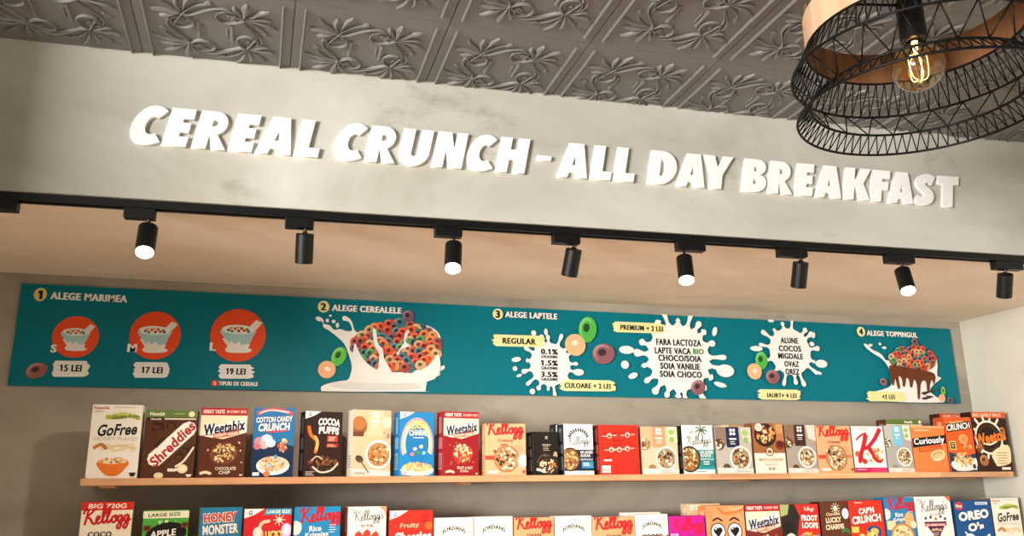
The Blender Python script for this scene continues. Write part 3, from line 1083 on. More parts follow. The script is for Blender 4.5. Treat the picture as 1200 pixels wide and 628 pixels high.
('E',2.175,.2215,.0475,.0481,0,'f6b888'),
('E',2.172,.2295,.0148,.0123,20,'fbe3cc'),
('D',2.306,.1865,.0551,.0455,15,'8c5a60'),
('S',2.671,.1815,.152,.1485,21,8),
('E',2.416,.2075,.0361,.018,0,'f4f2ec'),
('E',2.405,.1415,.019,.018,0,'f4f2ec'),
('E',2.441,.0935,.0237,.0123,20,'f4f2ec'),
('E',2.843,.2515,.0164,.0148,0,'f4f2ec'),
('E',2.861,.3075,.0123,.0228,-20,'f4f2ec'),
('E',2.9,.1275,.0451,.0288,0,'f4f2ec'),
('E',2.877,.0635,.0246,.009,-15,'f4f2ec'),
('E',2.53,.0885,.0088,.0079,0,'f4f2ec'),
('B',2.347,.2855,2.623,.3345,'f3e7a4'),
('T', 'PREMIUM + 2 LEI', 2.4955, .3085, .209, .0234, '1c1a18'),
('T', 'FARA LACTOZA', 2.6745, .2495, .225, .0296, '1c1a18'),
('T', 'LAPTE VACA', 2.642, .2105, .18, .0288, '1c1a18'),
('T', 'BIO', 2.7695, .2115, .055, .0259, '4f8f3a'),
('T', 'CHOCO/SOIA', 2.675, .1775, .216, .0288, '1c1a18'),
('T', 'SOIA VANILIE', 2.674, .1415, .198, .0288, '1c1a18'),
('T', 'SOIA CHOCO', 2.6745, .1055, .209, .0288, '1c1a18'),
('D',2.756,.0485,.038,.0333,30,'8c5a60'),
('S',3.251,.2275,.1104,.1103,15,5),
('E',3.071,.2355,.0329,.0123,0,'f4f2ec'),
('E',3.388,.3105,.0098,.0151,-15,'f4f2ec'),
('E',3.374,.2675,.0135,.0107,0,'f4f2ec'),
('E',3.415,.1745,.0331,.0189,0,'f4f2ec'),
('E',3.395,.1305,.0168,.0072,-15,'f4f2ec'),
('E',3.163,.3715,.0168,.0084,0,'f4f2ec'),
('E',2.865,.0635,.0292,.011,-15,'f4f2ec'),
('T', 'ALUNE', 3.252, .2795, .096, .0279, '1c1a18'),
('T', 'COCOS', 3.251, .2415, .122, .028, '1c1a18'),
('T', 'MIGDALE', 3.251, .2055, .136, .0273, '1c1a18'),
('T', 'OVAZ', 3.252, .1685, .08, .0273, '1c1a18'),
('T', 'OREZ', 3.252, .1325, .076, .0273, '1c1a18'),
('D',3.092,.1805,.0329,.0431,-12,'4fb54a'),
('E',3.05,.1285,.0379,.0369,0,'f6b888'),
('E',3.053,.1305,.0118,.0092,0,'fbe3cc'),
('D',3.144,.1055,.0376,.0328,15,'8c5a60'),
('B',3.054,-.0015,3.303,.0485,'f3e7a4'),
('T', 'IAURT+ 4 LEI', 3.183, .0205, .156, .0205, '1c1a18'),
('E',3.66,.3385,.0242,.0242,0,'f3e7a4'),
('T', '4', 3.6595, .3385, .023, .0297, '1c1a18'),
('T', 'ALEGE TOPPINGUL', 3.841, .3335, .3, .0264, 'f4f2ec'),
('E',3.761,.2815,.0078,.0066,0,'f4f2ec'),
('E',3.783,.2635,.013,.0066,0,'f4f2ec'),
('E',3.705,.2735,.0117,.0066,0,'f4f2ec'),
('P',[(3.667,.2775),(3.686,.2765),(3.714,.2505),(3.745,.2405),(3.768,.2245),(3.799,.2015),(3.911,.2675),(4.03,.2715),(4.087,.2125),(4.076,.1355),(4.098,.1255),(4.083,.1115),(4.046,.0885),(4.02,.0585),(4.049,.0315),(4.09,.0035),(3.76,.0025),(3.718,.0205),(3.682,.0305),(3.691,.0465),(3.757,.0635),(3.798,.0855),(3.799,.1505),(3.765,.2055),(3.718,.2315),(3.678,.2595)],'f4f2ec',1),
('E',3.94,.2065,.1404,.0605,0,'7a4a34'),
('D',3.96,.2715,.0199,.0154,30,'e2582c'),
('D',3.986,.2655,.0199,.0154,90,'c8452a'),
('D',3.905,.2625,.0195,.0154,-30,'3c7480'),
('D',3.884,.2595,.0199,.0154,30,'a84a3a'),
('D',4.013,.2625,.0199,.0154,90,'e0442a'),
('D',3.936,.2585,.0199,.0154,90,'7a3f4a'),
('D',4.035,.2585,.0203,.0154,90,'2f5a66'),
('D',3.863,.2515,.0195,.0154,60,'5a9a58'),
('D',3.95,.2475,.0195,.0154,30,'e97a3c'),
('D',3.973,.2475,.0199,.0154,30,'d8b07a'),
('D',4.001,.2475,.0199,.0158,-30,'d99a62'),
('D',3.912,.2415,.0199,.0154,-30,'e2582c'),
('D',4.054,.2435,.0203,.0154,-30,'c8452a'),
('D',3.889,.2365,.0195,.0154,0,'3c7480'),
('D',3.865,.2355,.0195,.0154,-30,'a84a3a'),
('D',3.842,.2325,.0195,.0154,30,'e0442a'),
('D',3.945,.2305,.0199,.0154,90,'7a3f4a'),
('D',4.027,.2325,.0203,.0154,60,'2f5a66'),
('D',4.004,.2305,.0199,.0154,-30,'5a9a58'),
('D',3.967,.2275,.0199,.0154,90,'e97a3c'),
('D',3.818,.2195,.0195,.0154,30,'d8b07a'),
('D',3.923,.2185,.0199,.0154,90,'d99a62'),
('D',3.891,.2165,.0195,.015,60,'e2582c'),
('D',4.068,.2215,.0202,.0157,0,'c8452a'),
('D',3.986,.2155,.0199,.0154,60,'3c7480'),
('D',3.861,.2105,.0195,.0151,-30,'a84a3a'),
('D',4.015,.2145,.0199,.0154,0,'e0442a'),
('D',4.047,.2145,.0199,.0157,90,'7a3f4a'),
('D',3.957,.2095,.0199,.0154,0,'2f5a66'),
('D',3.829,.2015,.0195,.0154,0,'5a9a58'),
('D',3.92,.2015,.0195,.0154,30,'e97a3c'),
('D',3.889,.1995,.0199,.0154,60,'d8b07a'),
('D',3.864,.1955,.0195,.0154,-30,'d99a62'),
('D',3.971,.1975,.0199,.0154,0,'e2582c'),
('D',3.938,.1965,.0199,.0154,-30,'c8452a'),
('D',4.016,.1985,.0199,.0154,30,'3c7480'),
('D',4.058,.1965,.0199,.0154,30,'a84a3a'),
('D',3.992,.1905,.0199,.0154,90,'e0442a'),
('D',3.885,.1805,.0195,.0154,30,'7a3f4a'),
('D',3.837,.1785,.0191,.0151,90,'2f5a66'),
('D',3.952,.1815,.0195,.0154,90,'5a9a58'),
('D',3.974,.1805,.0199,.0154,60,'e97a3c'),
('D',3.859,.1755,.0195,.0151,-30,'d8b07a'),
('D',4.025,.1785,.0199,.0154,60,'d99a62'),
('D',3.914,.1745,.0195,.0154,30,'e2582c'),
('D',4.001,.1715,.0199,.0154,-30,'c8452a'),
('D',3.874,.1655,.0195,.0151,0,'3c7480'),
('D',3.973,.1635,.0195,.0154,-30,'a84a3a'),
('D',3.923,.1605,.0195,.0154,30,'e0442a'),
('D',3.899,.1575,.0195,.0154,30,'7a3f4a'),
('D',3.947,.1575,.0195,.015,0,'2f5a66'),
('D',3.968,.2975,.0212,.0191,-40,'7a5560'),
('P',[(3.799,.1765),(3.87,.1735),(3.959,.1625),(4.059,.1435),(4.047,.0895),(4.038,.1125),(4.023,.0885),(4.014,.0555),(4.0,.0555),(4.001,.1015),(3.983,.1065),(3.966,.0845),(3.952,.0225),(3.939,.0225),(3.944,.0885),(3.931,.1105),(3.916,.0755),(3.903,.0755),(3.901,.1095),(3.887,.1175),(3.874,.0785),(3.861,.0785),(3.86,.1135),(3.843,.1245),(3.843,.0705),(3.83,.0675),(3.822,.1135),(3.811,.0835),(3.799,.0835),(3.798,.1285)],'6a3418',1),
('P',[(3.974,.0515),(4.054,.0645),(4.081,.0895),(4.061,.0645),(3.984,.0385),(4.036,.0315),(3.98,.0145),(3.962,.0225),(3.996,.0315),(3.968,.0415)],'4a2a1a',1),
('B',3.638,.0015,3.879,.0505,'f3e7a4'),
('T', '+2 LEI', 3.7685, .0245, .073, .021, '1c1a18'),
('D',3.752,.0955,.0217,.0179,0,'8c5a60'),
('D',4.097,.0595,.0132,.022,-10,'7fbf3a'),
('E',4.083,.0245,.0199,.0183,0,'f6b888'),
('D',4.132,.0135,.0202,.0151,10,'6a5560')]
MW, MH = 4.2065, .3765
cv = Canvas(MW, MH, 1.0, 5)
for n_, q in enumerate(MENU):
    t, a = q[0], q[1:]
    if t == 'E':
        cv.E(a[0], a[1], a[2], a[3], a[5], a[4], 28)
    elif t == 'D':
        cv.D(a[0], a[1], a[2], a[3], a[5], a[4])
    elif t == 'T':
        one = len(a[0]) == 1
        cv.T(a[0], a[1], a[2], None if one else a[3], a[4], a[5], .02, fat=.045 if a[4] > .0105 else .02)
    elif t == 'P':
        cv.P(a[0], a[1], a[2])
    elif t == 'B':
        cv.brush(a[0], a[1], a[2], a[3], a[4], n_)
    elif t == 'S':
        cv.splash(a[0], a[1], a[2], a[3], a[4], a[5])
M_teal = mat('teal_board', '007482', .5, spec=.15)
c_ = .006
bv = [(0, 0), (MW, 0)] + [(MW - c_ + c_ * math.cos(t), MH - c_ + c_ * math.sin(t)) for t in (0, .4, .8, 1.2, 1.57)] + [(0, MH)]
k = len(bv)
verts = [(x, 0, y) for x, y in bv] + [(x, .0085, y) for x, y in bv]
faces = [tuple(range(k))] + [(i, i + k, (i + 1) % k + k, (i + 1) % k) for i in range(k)] + [tuple(range(2 * k - 1, k - 1, -1))]
n0 = len(verts)
mb_ = obj('menu_board', verts + cv.v, faces + [tuple(i + n0 for i in f) for f in cv.f], [M_teal] + cv.mats, midx=[0] * len(faces) + [i + 1 for i in cv.m])
mb_.location = (-.868, YB - .009, EYE + .4065)
tag(mb_, 'long teal menu board with prices, cereal bowls and milk splashes', 'menu board')

# ---------------------------------------------------------------- cereal boxes
OAT = ['e8c48c', 'b87a40', 'f0dcb0', '8a4f22', 'd9a868', 'a8672f']
MUE = ['e9d6ae', '7a4c28', 'f2e6ca', '3e2616', 'c09058', '5a3a22']
LOOPS = ['d94a3a', 'e8a040', '4a9a50', '3a7ab0', 'e8d060', 'a05090']
WHT, BLK = 'f6f2ea', '17130f'


def clover(c, x, y, r, col):
    for dx, dy in ((-1, 1), (1, 1), (-1, -1), (1, -1)):
        c.E(x + dx * r * .55, y + dy * r * .55, r * .5, r * .5, col, n=10)


def lines(c, x0, y0, x1, n, dy, col, h=1.1):
    for i in range(n):
        c.R(x0, y0 - i * dy, x1 - c.rn.random() * (x1 - x0) * .35, y0 - i * dy + h, col)


def gofree(c):
    H = c.h
    c.T('Nestlé', 18, H - 7, 30, 6, 'c0603c', .03)
    c.R(4, H - 17, 24, H - 12, 'e8dcc8'); lines(c, 6, H - 14, 22, 2, 2, 'b09a80', .8); lines(c, 42, H - 6, 96, 1, 3, 'a89a88')
    c.S([(28, H - 26), (50, H - 27), (76, H - 23), (92, H - 28)], 9, 'a8b63c'); c.S([(40, H - 23), (64, H - 19), (88, H - 26)], 6, 'c4cc6a')
    c.T('Gluten Free', 66, H - 25, 52, 8, '2c3a1c', .015, .2, 4)
    for dx in (24, 62):
        c.S([(dx, H - 95), (dx + 14, H - 86), (dx + 26, H - 96)], 9, 'ecd6b4')
    c.T('GoFree', 54, H - 53, 78, 25, '20201c', .03, .22, 3)
    c.T('HONEY FLAKES', 52, H - 72, 84, 8, 'c8b498', .0)
    c.S([(10, H - 92), (24, H - 84), (34, H - 92)], 7, 'c07838'); c.S([(38, H - 93), (60, H - 86), (92, H - 92)], 5, 'e4c89c'); c.S([(48, H - 98), (70, H - 94), (88, H - 84)], 4, 'ead4b0')
    c.P([(22, 35), (27, 18), (42, 6), (62, 6), (74, 18), (80, 35)], 'e6762a', 1)
    c.E(51, 35, 30, 6.5, 'f0924a'); c.E(51, 35, 26, 5, 'f3d8a8'); c.bits(51, 36, 23, 5, OAT + ['e08a3c'], 26, 4)
    c.P([(84, 12), (98, 12), (95, 4), (87, 4)], '2a2620')


def shred(c):
    H = c.h
    c.R(0, H - 15, 100, H, '64803c'); c.T('Nestlé', 22, H - 8, 28, 7, WHT, .04); c.E(88, H - 8, 6, 6, 'f0e4c0'); lines(c, 54, H - 8, 78, 1, 2, 'c8d0a0')
    c.R(4, H - 20, 97, H - 16, '2c150c'); c.R(36, H - 19.5, 97, H - 16.5, 'e8d8c0'); c.T('Nestlé', 20, H - 18.5, 20, 3.4, WHT, .03)
    for x, y, w in ((25, H - 34, 13), (50, H - 30, 10), (80, H - 82, 10), (70, H - 94, 9)):
        c.P([(x - w, y - w * .6), (x - w * .5, y + w * .7), (x + w * .8, y + w * .6), (x + w, y - w * .5)], '3a1c10')
        lines(c, x - w * .6, y + 1, x + w * .7, 3, 2.6, '7a4a2a', .9)
    c.S([(22, H - 101), (40, H - 83), (62, H - 60), (84, H - 38)], 31, 'f4ece0')
    c.S([(22, H - 101), (40, H - 83), (62, H - 60), (84, H - 38)], 27, 'fbf6ee')
    c.T('Shreddies', 56, H - 68, 108, 21, 'b42a22', .03, .1, 48, fat=.008)
    c.T('COCO', 31, H - 66, 24, 7, '20140e', .05, 0, 50)
    c.S([(64, 22), (80, 34), (96, 60)], 4, 'f2e8da'); c.S([(50, 16), (66, 16), (78, 22)], 6, 'efe4d4')
    c.E(78, 18, 10, 9, 'ecdcb4'); c.E(78, 18, 6, 5, 'f6ecd0'); c.E(34, 5, 9, 6, 'ecdcb4'); c.P([(85, 7), (97, 7), (94, 2), (88, 2)], WHT)


def weet(c, base, strap, sub, bit, strip='b3202c'):
    H = c.h
    c.P([(0, H - 62), (50, H - 70), (100, H - 55), (100, H - 14), (0, H - 14)], 'f3e4c4')
    c.R(0, H - 17, 100, H, strip); c.T('GREAT TASTE', 27, H - 8.5, 46, 8.5, WHT, .03); c.T('IN EVERY BITE', 76, H - 8.5, 42, 6.5, 'f0d8c8', .02)
    c.S([(10, H - 48), (40, H - 52), (96, H - 36)], 30, 'fdf8ec', 4, False)
    c.S([(6, H - 62), (50, H - 56), (96, H - 46)], 2, strap, 4, False)
    c.T('Weetabix', 52, H - 44, 90, 25, '141c48', .025, .16, 9, fat=.022)
    c.S([(28, H - 63), (56, H - 60), (84, H - 54)], 10, strap, 4, False); c.T(sub[0], 56, H - 59.5, 52, 6, WHT, .03, .1, 7)
    c.E(54, H * .34, 30, 24, bit[0], 10); c.bits(54, H * .36, 24, 21, bit[1:], 60, 4)
    for k in range(14):
        c.E(54 + c.rn.uniform(-40, 40), H * .34 + c.rn.uniform(-26, 28), 2.4, 1.6, bit[-1], k * 40, 7)
    c.T(sub[1], 60, 20, 44, 7, 'f4e4cc', .02); c.T(sub[2], 58, 11, 24, 7, 'f4e4cc', .02)
    c.S([(6, 9), (18, 12), (28, 9)], 6, 'f0e0c0'); c.R(90, 4, 97, 7, 'e8d8c0')


def cotton(c):
    H = c.h
    c.P([(0, 0), (100, 0), (100, H * .44), (60, H * .5), (0, H * .42)], '10294a')
    c.S([(8, H - 16), (28, H - 7), (60, H - 5), (92, H - 14)], 9, 'd84a50'); c.S([(14, H - 14), (40, H - 6), (84, H - 11)], 3, WHT)
    c.T('COTTON CANDY', 50, H - 29, 88, 14, WHT, .035, .08, 3, 0, ('153e7a', .05))
    c.T('CRUNCH', 50, H - 48, 76, 20, WHT, .05, .08, 3, 0, ('153e7a', .06))
    c.S([(34, H - 60), (58, H - 59), (80, H - 56)], 4, 'd8404a')
    for x, y, r, q in ((18, H - 84, 14, 'e88a9c'), (34, H - 78, 14, 'd8e4f0'), (28, H - 92, 12, 'f0b8c0'), (44, H - 88, 12, 'c8dcec'), (12, H - 96, 9, 'd06a80')):
        c.E(x, y, r, r * .85, q, n=14)
    c.bits(75, H - 92, 16, 14, ['d8a868', 'e8d0a0', 'b0683a', 'd84a50'], 26, 5)
    c.E(52, 28, 40, 23, 'e8f0f4'); c.E(52, 32, 36, 19, 'e0c8a8'); c.bits(52, 33, 32, 17, ['e07a6a', 'd8a868', '5aa0c8', 'f0e0c0', 'c0504a', 'e8b870'], 48, 4.6)
    c.R(4, 4, 20, 12, 'e8eef2'); c.E(38, 8, 8, 7, 'e07a4a')


def gmill(c, col='f4f0ea'):
    H = c.h
    c.P([(0, H), (0, H - 20), (22, H - 12), (42, H)], col); c.T('G', 13, H - 8, None, 9, '1e3c8c', .03, .2)


def cocoa(c):
    H = c.h
    gmill(c)
    c.T('COCOA', 64, H - 29, 58, 19, WHT, .05, .02, -3, 3, ('4a2a1a', .05)); c.T('PUFFS', 64, H - 50, 54, 19, WHT, .05, .02, -3, 2, ('4a2a1a', .05))
    c.R(60, H - 78, 88, H - 62, 'c8302c'); lines(c, 63, H - 67, 84, 3, 4, 'f4d8c0', 1.6); c.R(58, H - 92, 90, H - 82, 'a02824'); lines(c, 61, H - 86, 86, 2, 4, 'f0c0a0', 1.4)
    c.S([(10, H - 38), (16, H - 60), (34, H - 78), (30, H - 104)], 9, 'e06a20'); c.S([(26, H - 64), (34, H - 76), (32, H - 98)], 7, 'f0b060')
    for k in range(26):
        a = k * .42
        c.E(52 + 36 * math.cos(a), 30 + 16 * math.sin(a) + k * .15, 6, 5, ['5a3420', '7a4a2c', '3e2214'][k % 3], k * 30, 9)
    c.S([(24, 26), (44, 12), (72, 16), (90, 34)], 4, 'e8dcc8'); c.S([(20, 40), (34, 52), (50, 44)], 3, 'd8c4a8'); c.bits(54, 34, 26, 10, ['6a3e24', '8a5a38', '4a2a18'], 24, 5)
    lines(c, 6, 12, 30, 3, 4, 'd8ccc0', 1.4); c.R(74, 5, 94, 10, '3a241c')


def porridge(c, tab, tabtx, bg, rim, bits, jar=True, txt=('OATS', 'HONEY')):
    H = c.h
    c.P([(0, 0), (100, 0), (100, 14), (0, 20)], 'd8d0c4')
    if jar:
        c.E(16, H - 40, 20, 24, '9a5a34'); c.E(16, H - 34, 17, 16, 'b8743e'); c.R(0, H - 66, 28, H - 54, '6a4028'); c.E(90, H - 30, 16, 14, 'e8dcc4'); c.bits(88, H - 58, 10, 14, ['c8b090', 'a07a50'], 12, 5)
    c.R(38, H - 64, 80, H, tab); clover(c, 59, H - 12, 8, tabtx); lines(c, 47, H - 32, 72, 3, 6, tabtx, 2.0)
    c.R(48, H - 28, 70, H - 24.5, tabtx)
    c.bowl(68, H * .33, 35, rim, 'c08a58', bits, 70, 4.4)
    c.E(18, H * .26, 11, 8, '4a3a30', -30); c.S([(18, H * .26), (30, H * .16), (42, 10)], 3, '6a5a4c')
    c.S([(50, 9), (70, 6), (92, 8)], 7, 'f0e8dc'); c.T(txt[0], 20, 8, 24, 5, '5a4a3c', .0)


def coop(c, tab, bg, tone, green=True):
    H = c.h
    c.P([(0, H), (34, H), (30, H * .62), (0, H * .5)], tone[0]); c.E(8, H * .62, 16, 14, tone[1]); c.bits(8, H * .64, 12, 12, MUE + ['7a2a20'], 20, 5)
    c.P([(70, H), (100, H), (100, H * .66), (76, H * .72)], tone[2])
    c.R(30, H * .56, 66, H, tab); clover(c, 48, H - 12, 8, WHT); c.R(38, H - 31, 58, H - 27, WHT); lines(c, 40, H - 37, 58, 2, 5, 'e0d8cc', 2)
    if green:
        c.E(84, H - 14, 9, 7, '9ac06a'); c.E(84, H - 32, 7, 7, '8ab85a')
    c.E(26, 14, 11, 10, tone[1]); c.bowl(66, H * .33, 30, 'f2ece2', 'a88a68', MUE, 50, 4.6); c.P([(0, 0), (100, 0), (100, 12), (0, 15)], 'd9d2c6')
    c.R(26, 5, 46, 11, WHT); lines(c, 52, 8, 92, 2, 4, 'a89e90', 1.2)


def lucky(c):
    H = c.h
    gmill(c)
    for r, q in ((48, 'f0a8b0'), (43, 'f4e08a'), (38, 'f8f0dc')):
        c.S([(50 + r * math.cos(a) * .92, H * .5 + r * 1.42 * math.sin(a)) for a in [math.radians(-24 + 228 * i / 14) for i in range(15)]], 5.5, q, 0)
    c.P([(50 + 34 * math.cos(a), H * .5 + 50 * math.sin(a)) for a in [2 * PI * i / 24 for i in range(24)]], '1d7cba')
    c.T('LUCKY', 56, H - 38, 46, 17, 'f6e25a', .04, 0, 0, 2, ('12386c', .035)); c.T('CHARMS', 54, H - 57, 54, 16, 'f6f0dc', .04, 0, 0, 2, ('12386c', .035))
    lines(c, 38, H - 70, 74, 1, 3, 'f0e8dc', 2)
    for x, y, q in ((44, H * .42, 'f0c8d0'), (62, H * .46, 'f4e08a'), (54, H * .36, '3c9a4a'), (70, H * .36, '8ac8e8'), (36, H * .34, 'e88a70')):
        c.E(x, y, 6, 5, q, 20, 10)
    c.P([(8, 22), (94, 22), (84, 3), (20, 3)], 'f0e4d4', 1); c.E(51, 23, 43, 11, 'e8c890'); c.bits(51, 25, 40, 11, ['e0b878', 'c89050', 'f4dcb0', 'e88a9a', '8ac88a', 'f0d060'], 60, 4.2)
    c.E(14, 8, 8, 5, 'f2b8c0'); lines(c, 6, 6, 22, 1, 3, 'e8f0f4')


def kmuesli(c, seed=0, tail=True):
    H = c.h
    c.script(6, H - 26, 98, 'cf2424', .145, 3, 9)
    c.T('Crunchy', 50, H - 40, 38, 9, '6a3a24', .02, .1); c.T('MUESLI', 47, H - 49, 18, 4.5, '8a5a40', .02)
    c.R(0, H * .30, 30, H * .38, 'dc4836'); c.R(66, H * .32, 100, H * .38, 'e07a58')
    lines(c, 72, H - 52, 94, 4, 4, 'e08868', 1.5)
    c.E(52, H * .32, 31, 31, 'a8623a', n=28); c.E(52, H * .32, 29, 29, 'b88658', n=28); c.bits(52, H * .32, 24, 25, MUE + ['f4e8d0', 'f0dcb4'], 70, 4.2)
    if tail:
        c.E(92, H * .28, 13, 14, 'f8f0e2'); lines(c, 86, H * .32, 98, 3, 4, 'd86a4a', 1.4)
    c.R(6, 5, 32, 11, 'f6e8da'); c.E(94, 8, 3.5, 4, 'a84a2a'); c.bits(26, H * .47, 8, 4, MUE, 5, 4)


def blackbox(c):
    H = c.h
    clover(c, 54, H - 20, 5, 'c8b48c'); c.T('GRANOLA', 54, H - 46, 34, 5, 'e8dcc8', .02)
    lines(c, 40, H - 54, 70, 3, 6, 'b8a890', 2.2); c.R(42, H - 86, 66, H - 83, '7a6a54')
    c.E(60, 34, 42, 34, '2c241c'); c.bits(58, 32, 34, 24, OAT + ['f4e6c8', '5a3c24', 'f0dcb8'], 60, 5.5); c.S([(16, 44), (30, 66), (52, 74)], 1.6, '8a7a64'); c.S([(14, 20), (26, 18), (44, 12)], 9, 'f4ecdc')
    c.bits(88, H * .48, 6, 12, ['e8d8b8', 'caa878'], 7, 4)


def kgranola(c, lower, tagc, sprig, palm=False):
    H = c.h
    c.R(0, 0, 100, H * .49, lower); c.R(0, 0, 100, 12, 'eef0ec')
    if palm:
        c.S([(64, H - 46), (66, H - 30), (63, H - 16)], 3, '4a6a3c')
        for dx, dy in ((-18, -4), (-16, 8), (-4, 14), (14, 10), (18, -2), (10, -10), (-10, -12)):
            c.S([(63, H - 15), (63 + dx * .6, H - 15 + dy * .6 + 3), (63 + dx, H - 15 + dy)], 3.6, sprig)
        c.E(30, H - 20, 7, 4, 'a8c8b0', 30); c.E(22, H - 34, 6, 3.5, 'b8d0bc', -20); c.E(42, H - 36, 5, 3, 'c4d8c8', 15)
    else:
        for i in range(11):
            a = math.radians(18 + 144 * i / 10)
            c.E(50 + 32 * math.cos(a), H - 46 + 28 * math.sin(a), 7, 2.6, sprig, math.degrees(a) + 20, 9)
        c.T('WK', 20, H - 44, 12, 4, BLK, .0)
    c.script(16, H * .55 + 4, 76, '1c1c1c', .055, 6)
    c.T('NO ADDED', 76, H * .44, 42, 8, WHT, .03); c.T('SUGAR', 72, H * .375, 34, 8, WHT, .03); c.T('GRANOLA', 75, H * .30, 44, 6, 'd8e0e4', .02)
    c.R(58, 20, 98, 20 + H * .13, tagc); lines(c, 63, 18 + H * .10, 92, 2, 6, WHT, 2.6); lines(c, 40, 5, 84, 1, 3, '7a8088', 2)
    c.E(20, H * .30, 34, 36, '3a2818', n=28); c.E(20, H * .30, 30, 32, '8a6038', n=28); c.bits(18, H * .30, 26, 29, OAT + ['5a3820', 'f2e0bc'], 60, 5)


def redback(c):
    H = c.h
    c.S([(50 + 27 * math.cos(a), H * .64 + 24 * math.sin(a)) for a in [2 * PI * i / 20 for i in range(21)]], 1.4, '8a2018', 0)
    c.T('BREAK', 50, H * .68, 30, 6, '8a1c16', .03, .1, 4); c.T('FAST', 50, H * .60, 26, 6, '8a1c16', .03, .1, 4)
    for x, y in ((26, H * .78), (72, H * .80), (30, H * .50), (70, H * .52), (50, H * .50)):
        c.E(x, y, 6, 6, 'f2d8c0'); c.E(x, y - 1, 4, 3.4, '9a4a2c'); c.R(x + 8, y, x + 18, y + 1.6, 'f4e0d4'); c.R(x - 18, y - 2, x - 8, y - .4, 'f4e0d4')
    c.R(10, H * .27, 30, H * .30, 'f4e4d8')
    for q in ((40, 4, 96, 4.8), (40, H * .27, 96, H * .275), (40, 4, 40.8, H * .27), (95.2, 4, 96, H * .27)):
        c.R(*q, '9a2018')
    lines(c, 46, H * .24, 90, 4, 6, 'c02a1e', 1)
    c.R(4, 4, 26, H * .18, WHT)
    for i in range(7):
        c.R(8 + i * 2.4, 6, 9 + i * 2.4, H * .12, BLK)
    lines(c, 4, H - 4, 90, 1, 2, 'c83024', 1)


def tannut(c):
    H = c.h
    c.R(0, H * .38, 100, H, '9a6238'); c.R(0, 0, 100, H * .40, 'f0e4ce'); c.P([(66, H * .7), (100, H * .62), (100, H), (70, H)], 'b87848')
    c.E(40, H * .76, 36, 33, '2a1c16', n=26); c.bits(40, H * .77, 28, 25, ['c8402c', 'e08a3c', 'e8d0a0', '6a3a20', 'd8b070', '3c2418'], 60, 6)
    c.E(20, H - 12, 12, 11, 'f6eee0'); lines(c, 13, H - 9, 27, 3, 4, 'b8482c', 1.6); c.E(86, H * .56, 15, 13, '7a2c1c'); c.E(86, H * .58, 11, 8, '5a1c14')
    c.R(78, H * .80, 96, H * .97, 'e8a468'); lines(c, 80, H * .92, 94, 4, 5, '8a4a20', 1.4)
    c.E(50, H * .43, 13, 13, '3a2a1c'); c.E(50, H * .43, 10.5, 10.5, 'e6d2ae'); c.E(50, H * .43, 7, 5, '7a5a34')
    c.T('MAPLE SUNRISE', 52, H * .27, 78, 8, 'b08a5a', .015); lines(c, 24, H * .21, 80, 1, 3, 'c8aa80', 1.4); c.T('GRANOLA', 52, H * .17, 40, 5, 'a8845a', .0); clover(c, 46, 13, 4, '8a6a40'); clover(c, 58, 13, 4, '8a6a40')


def specialk(c):
    H = c.h
    c.R(0, 0, 100, 13, 'c01c58'); c.P([(44, 0), (100, 0), (100, 13), (56, 13)], 'd83a6c'); lines(c, 6, 7, 36, 1, 3, 'f0c8d4', 2)
    c.bits(66, H * .38, 26, 20, ['e8cfa0', 'c88a4a', 'f0dcb8', 'd8b070', 'a86a38'], 34, 6)
    c.E(20, H * .30, 9, 8, 'd84030', 20); c.E(12, H * .40, 8, 8, 'e05a40'); c.E(32, H * .24, 8, 7, 'c83428')
    c.S([(44, H - 22), (34, H * .60), (22, H * .38), (17, H * .24)], lambda t: 14 - 3 * t, 'c4182c')
    c.S([(12, H - 36), (26, H - 25), (44, H - 18)], 5, 'c4182c')
    c.S([(90, H - 6), (72, H * .74), (50, H * .57), (32, H * .50)], lambda t: 13 - 5 * t, 'c4182c')
    c.S([(46, H * .56), (58, H * .42), (66, H * .28), (80, H * .23), (88, H * .28)], lambda t: 14 - 9 * t, 'c4182c')
    lines(c, 20, H - 5, 60, 2, 4, 'a8a098', 1.4)


def curious(c):
    H = c.h
    c.R(0, H - 6, 100, H, 'e8a070'); c.P([(0, H * .52), (84, H * .60), (100, H * .62), (100, H * .80), (0, H * .72)], '16120f')
    c.T('Curiously', 50, H * .66, 92, 20, WHT, .045, .05, 4); c.S([(16, H * .47), (50, H * .50), (84, H * .54)], 10, 'c8321e', 4, False); c.T('CINNAMON', 50, H * .50, 62, 7, 'f08a3a', .04, .05, 4)
    c.E(70, H * .36, 22, 13, 'f4dcb4', 12); c.E(70, H * .38, 18, 10, 'e8bc80', 12); c.S([(56, H * .36), (70, H * .42), (86, H * .40)], 2.4, 'b8743a')
    for k in range(60):
        c.E(c.rn.uniform(3, 97), c.rn.uniform(3, H * .32), 2.2, 1.4, c.rn.choice(['f4955c', 'f08a50', 'e87038']), c.rn.uniform(0, 180), 6, 8e-6)
    lines(c, 10, H - 12, 60, 1, 3, 'f6d8b8', 2)


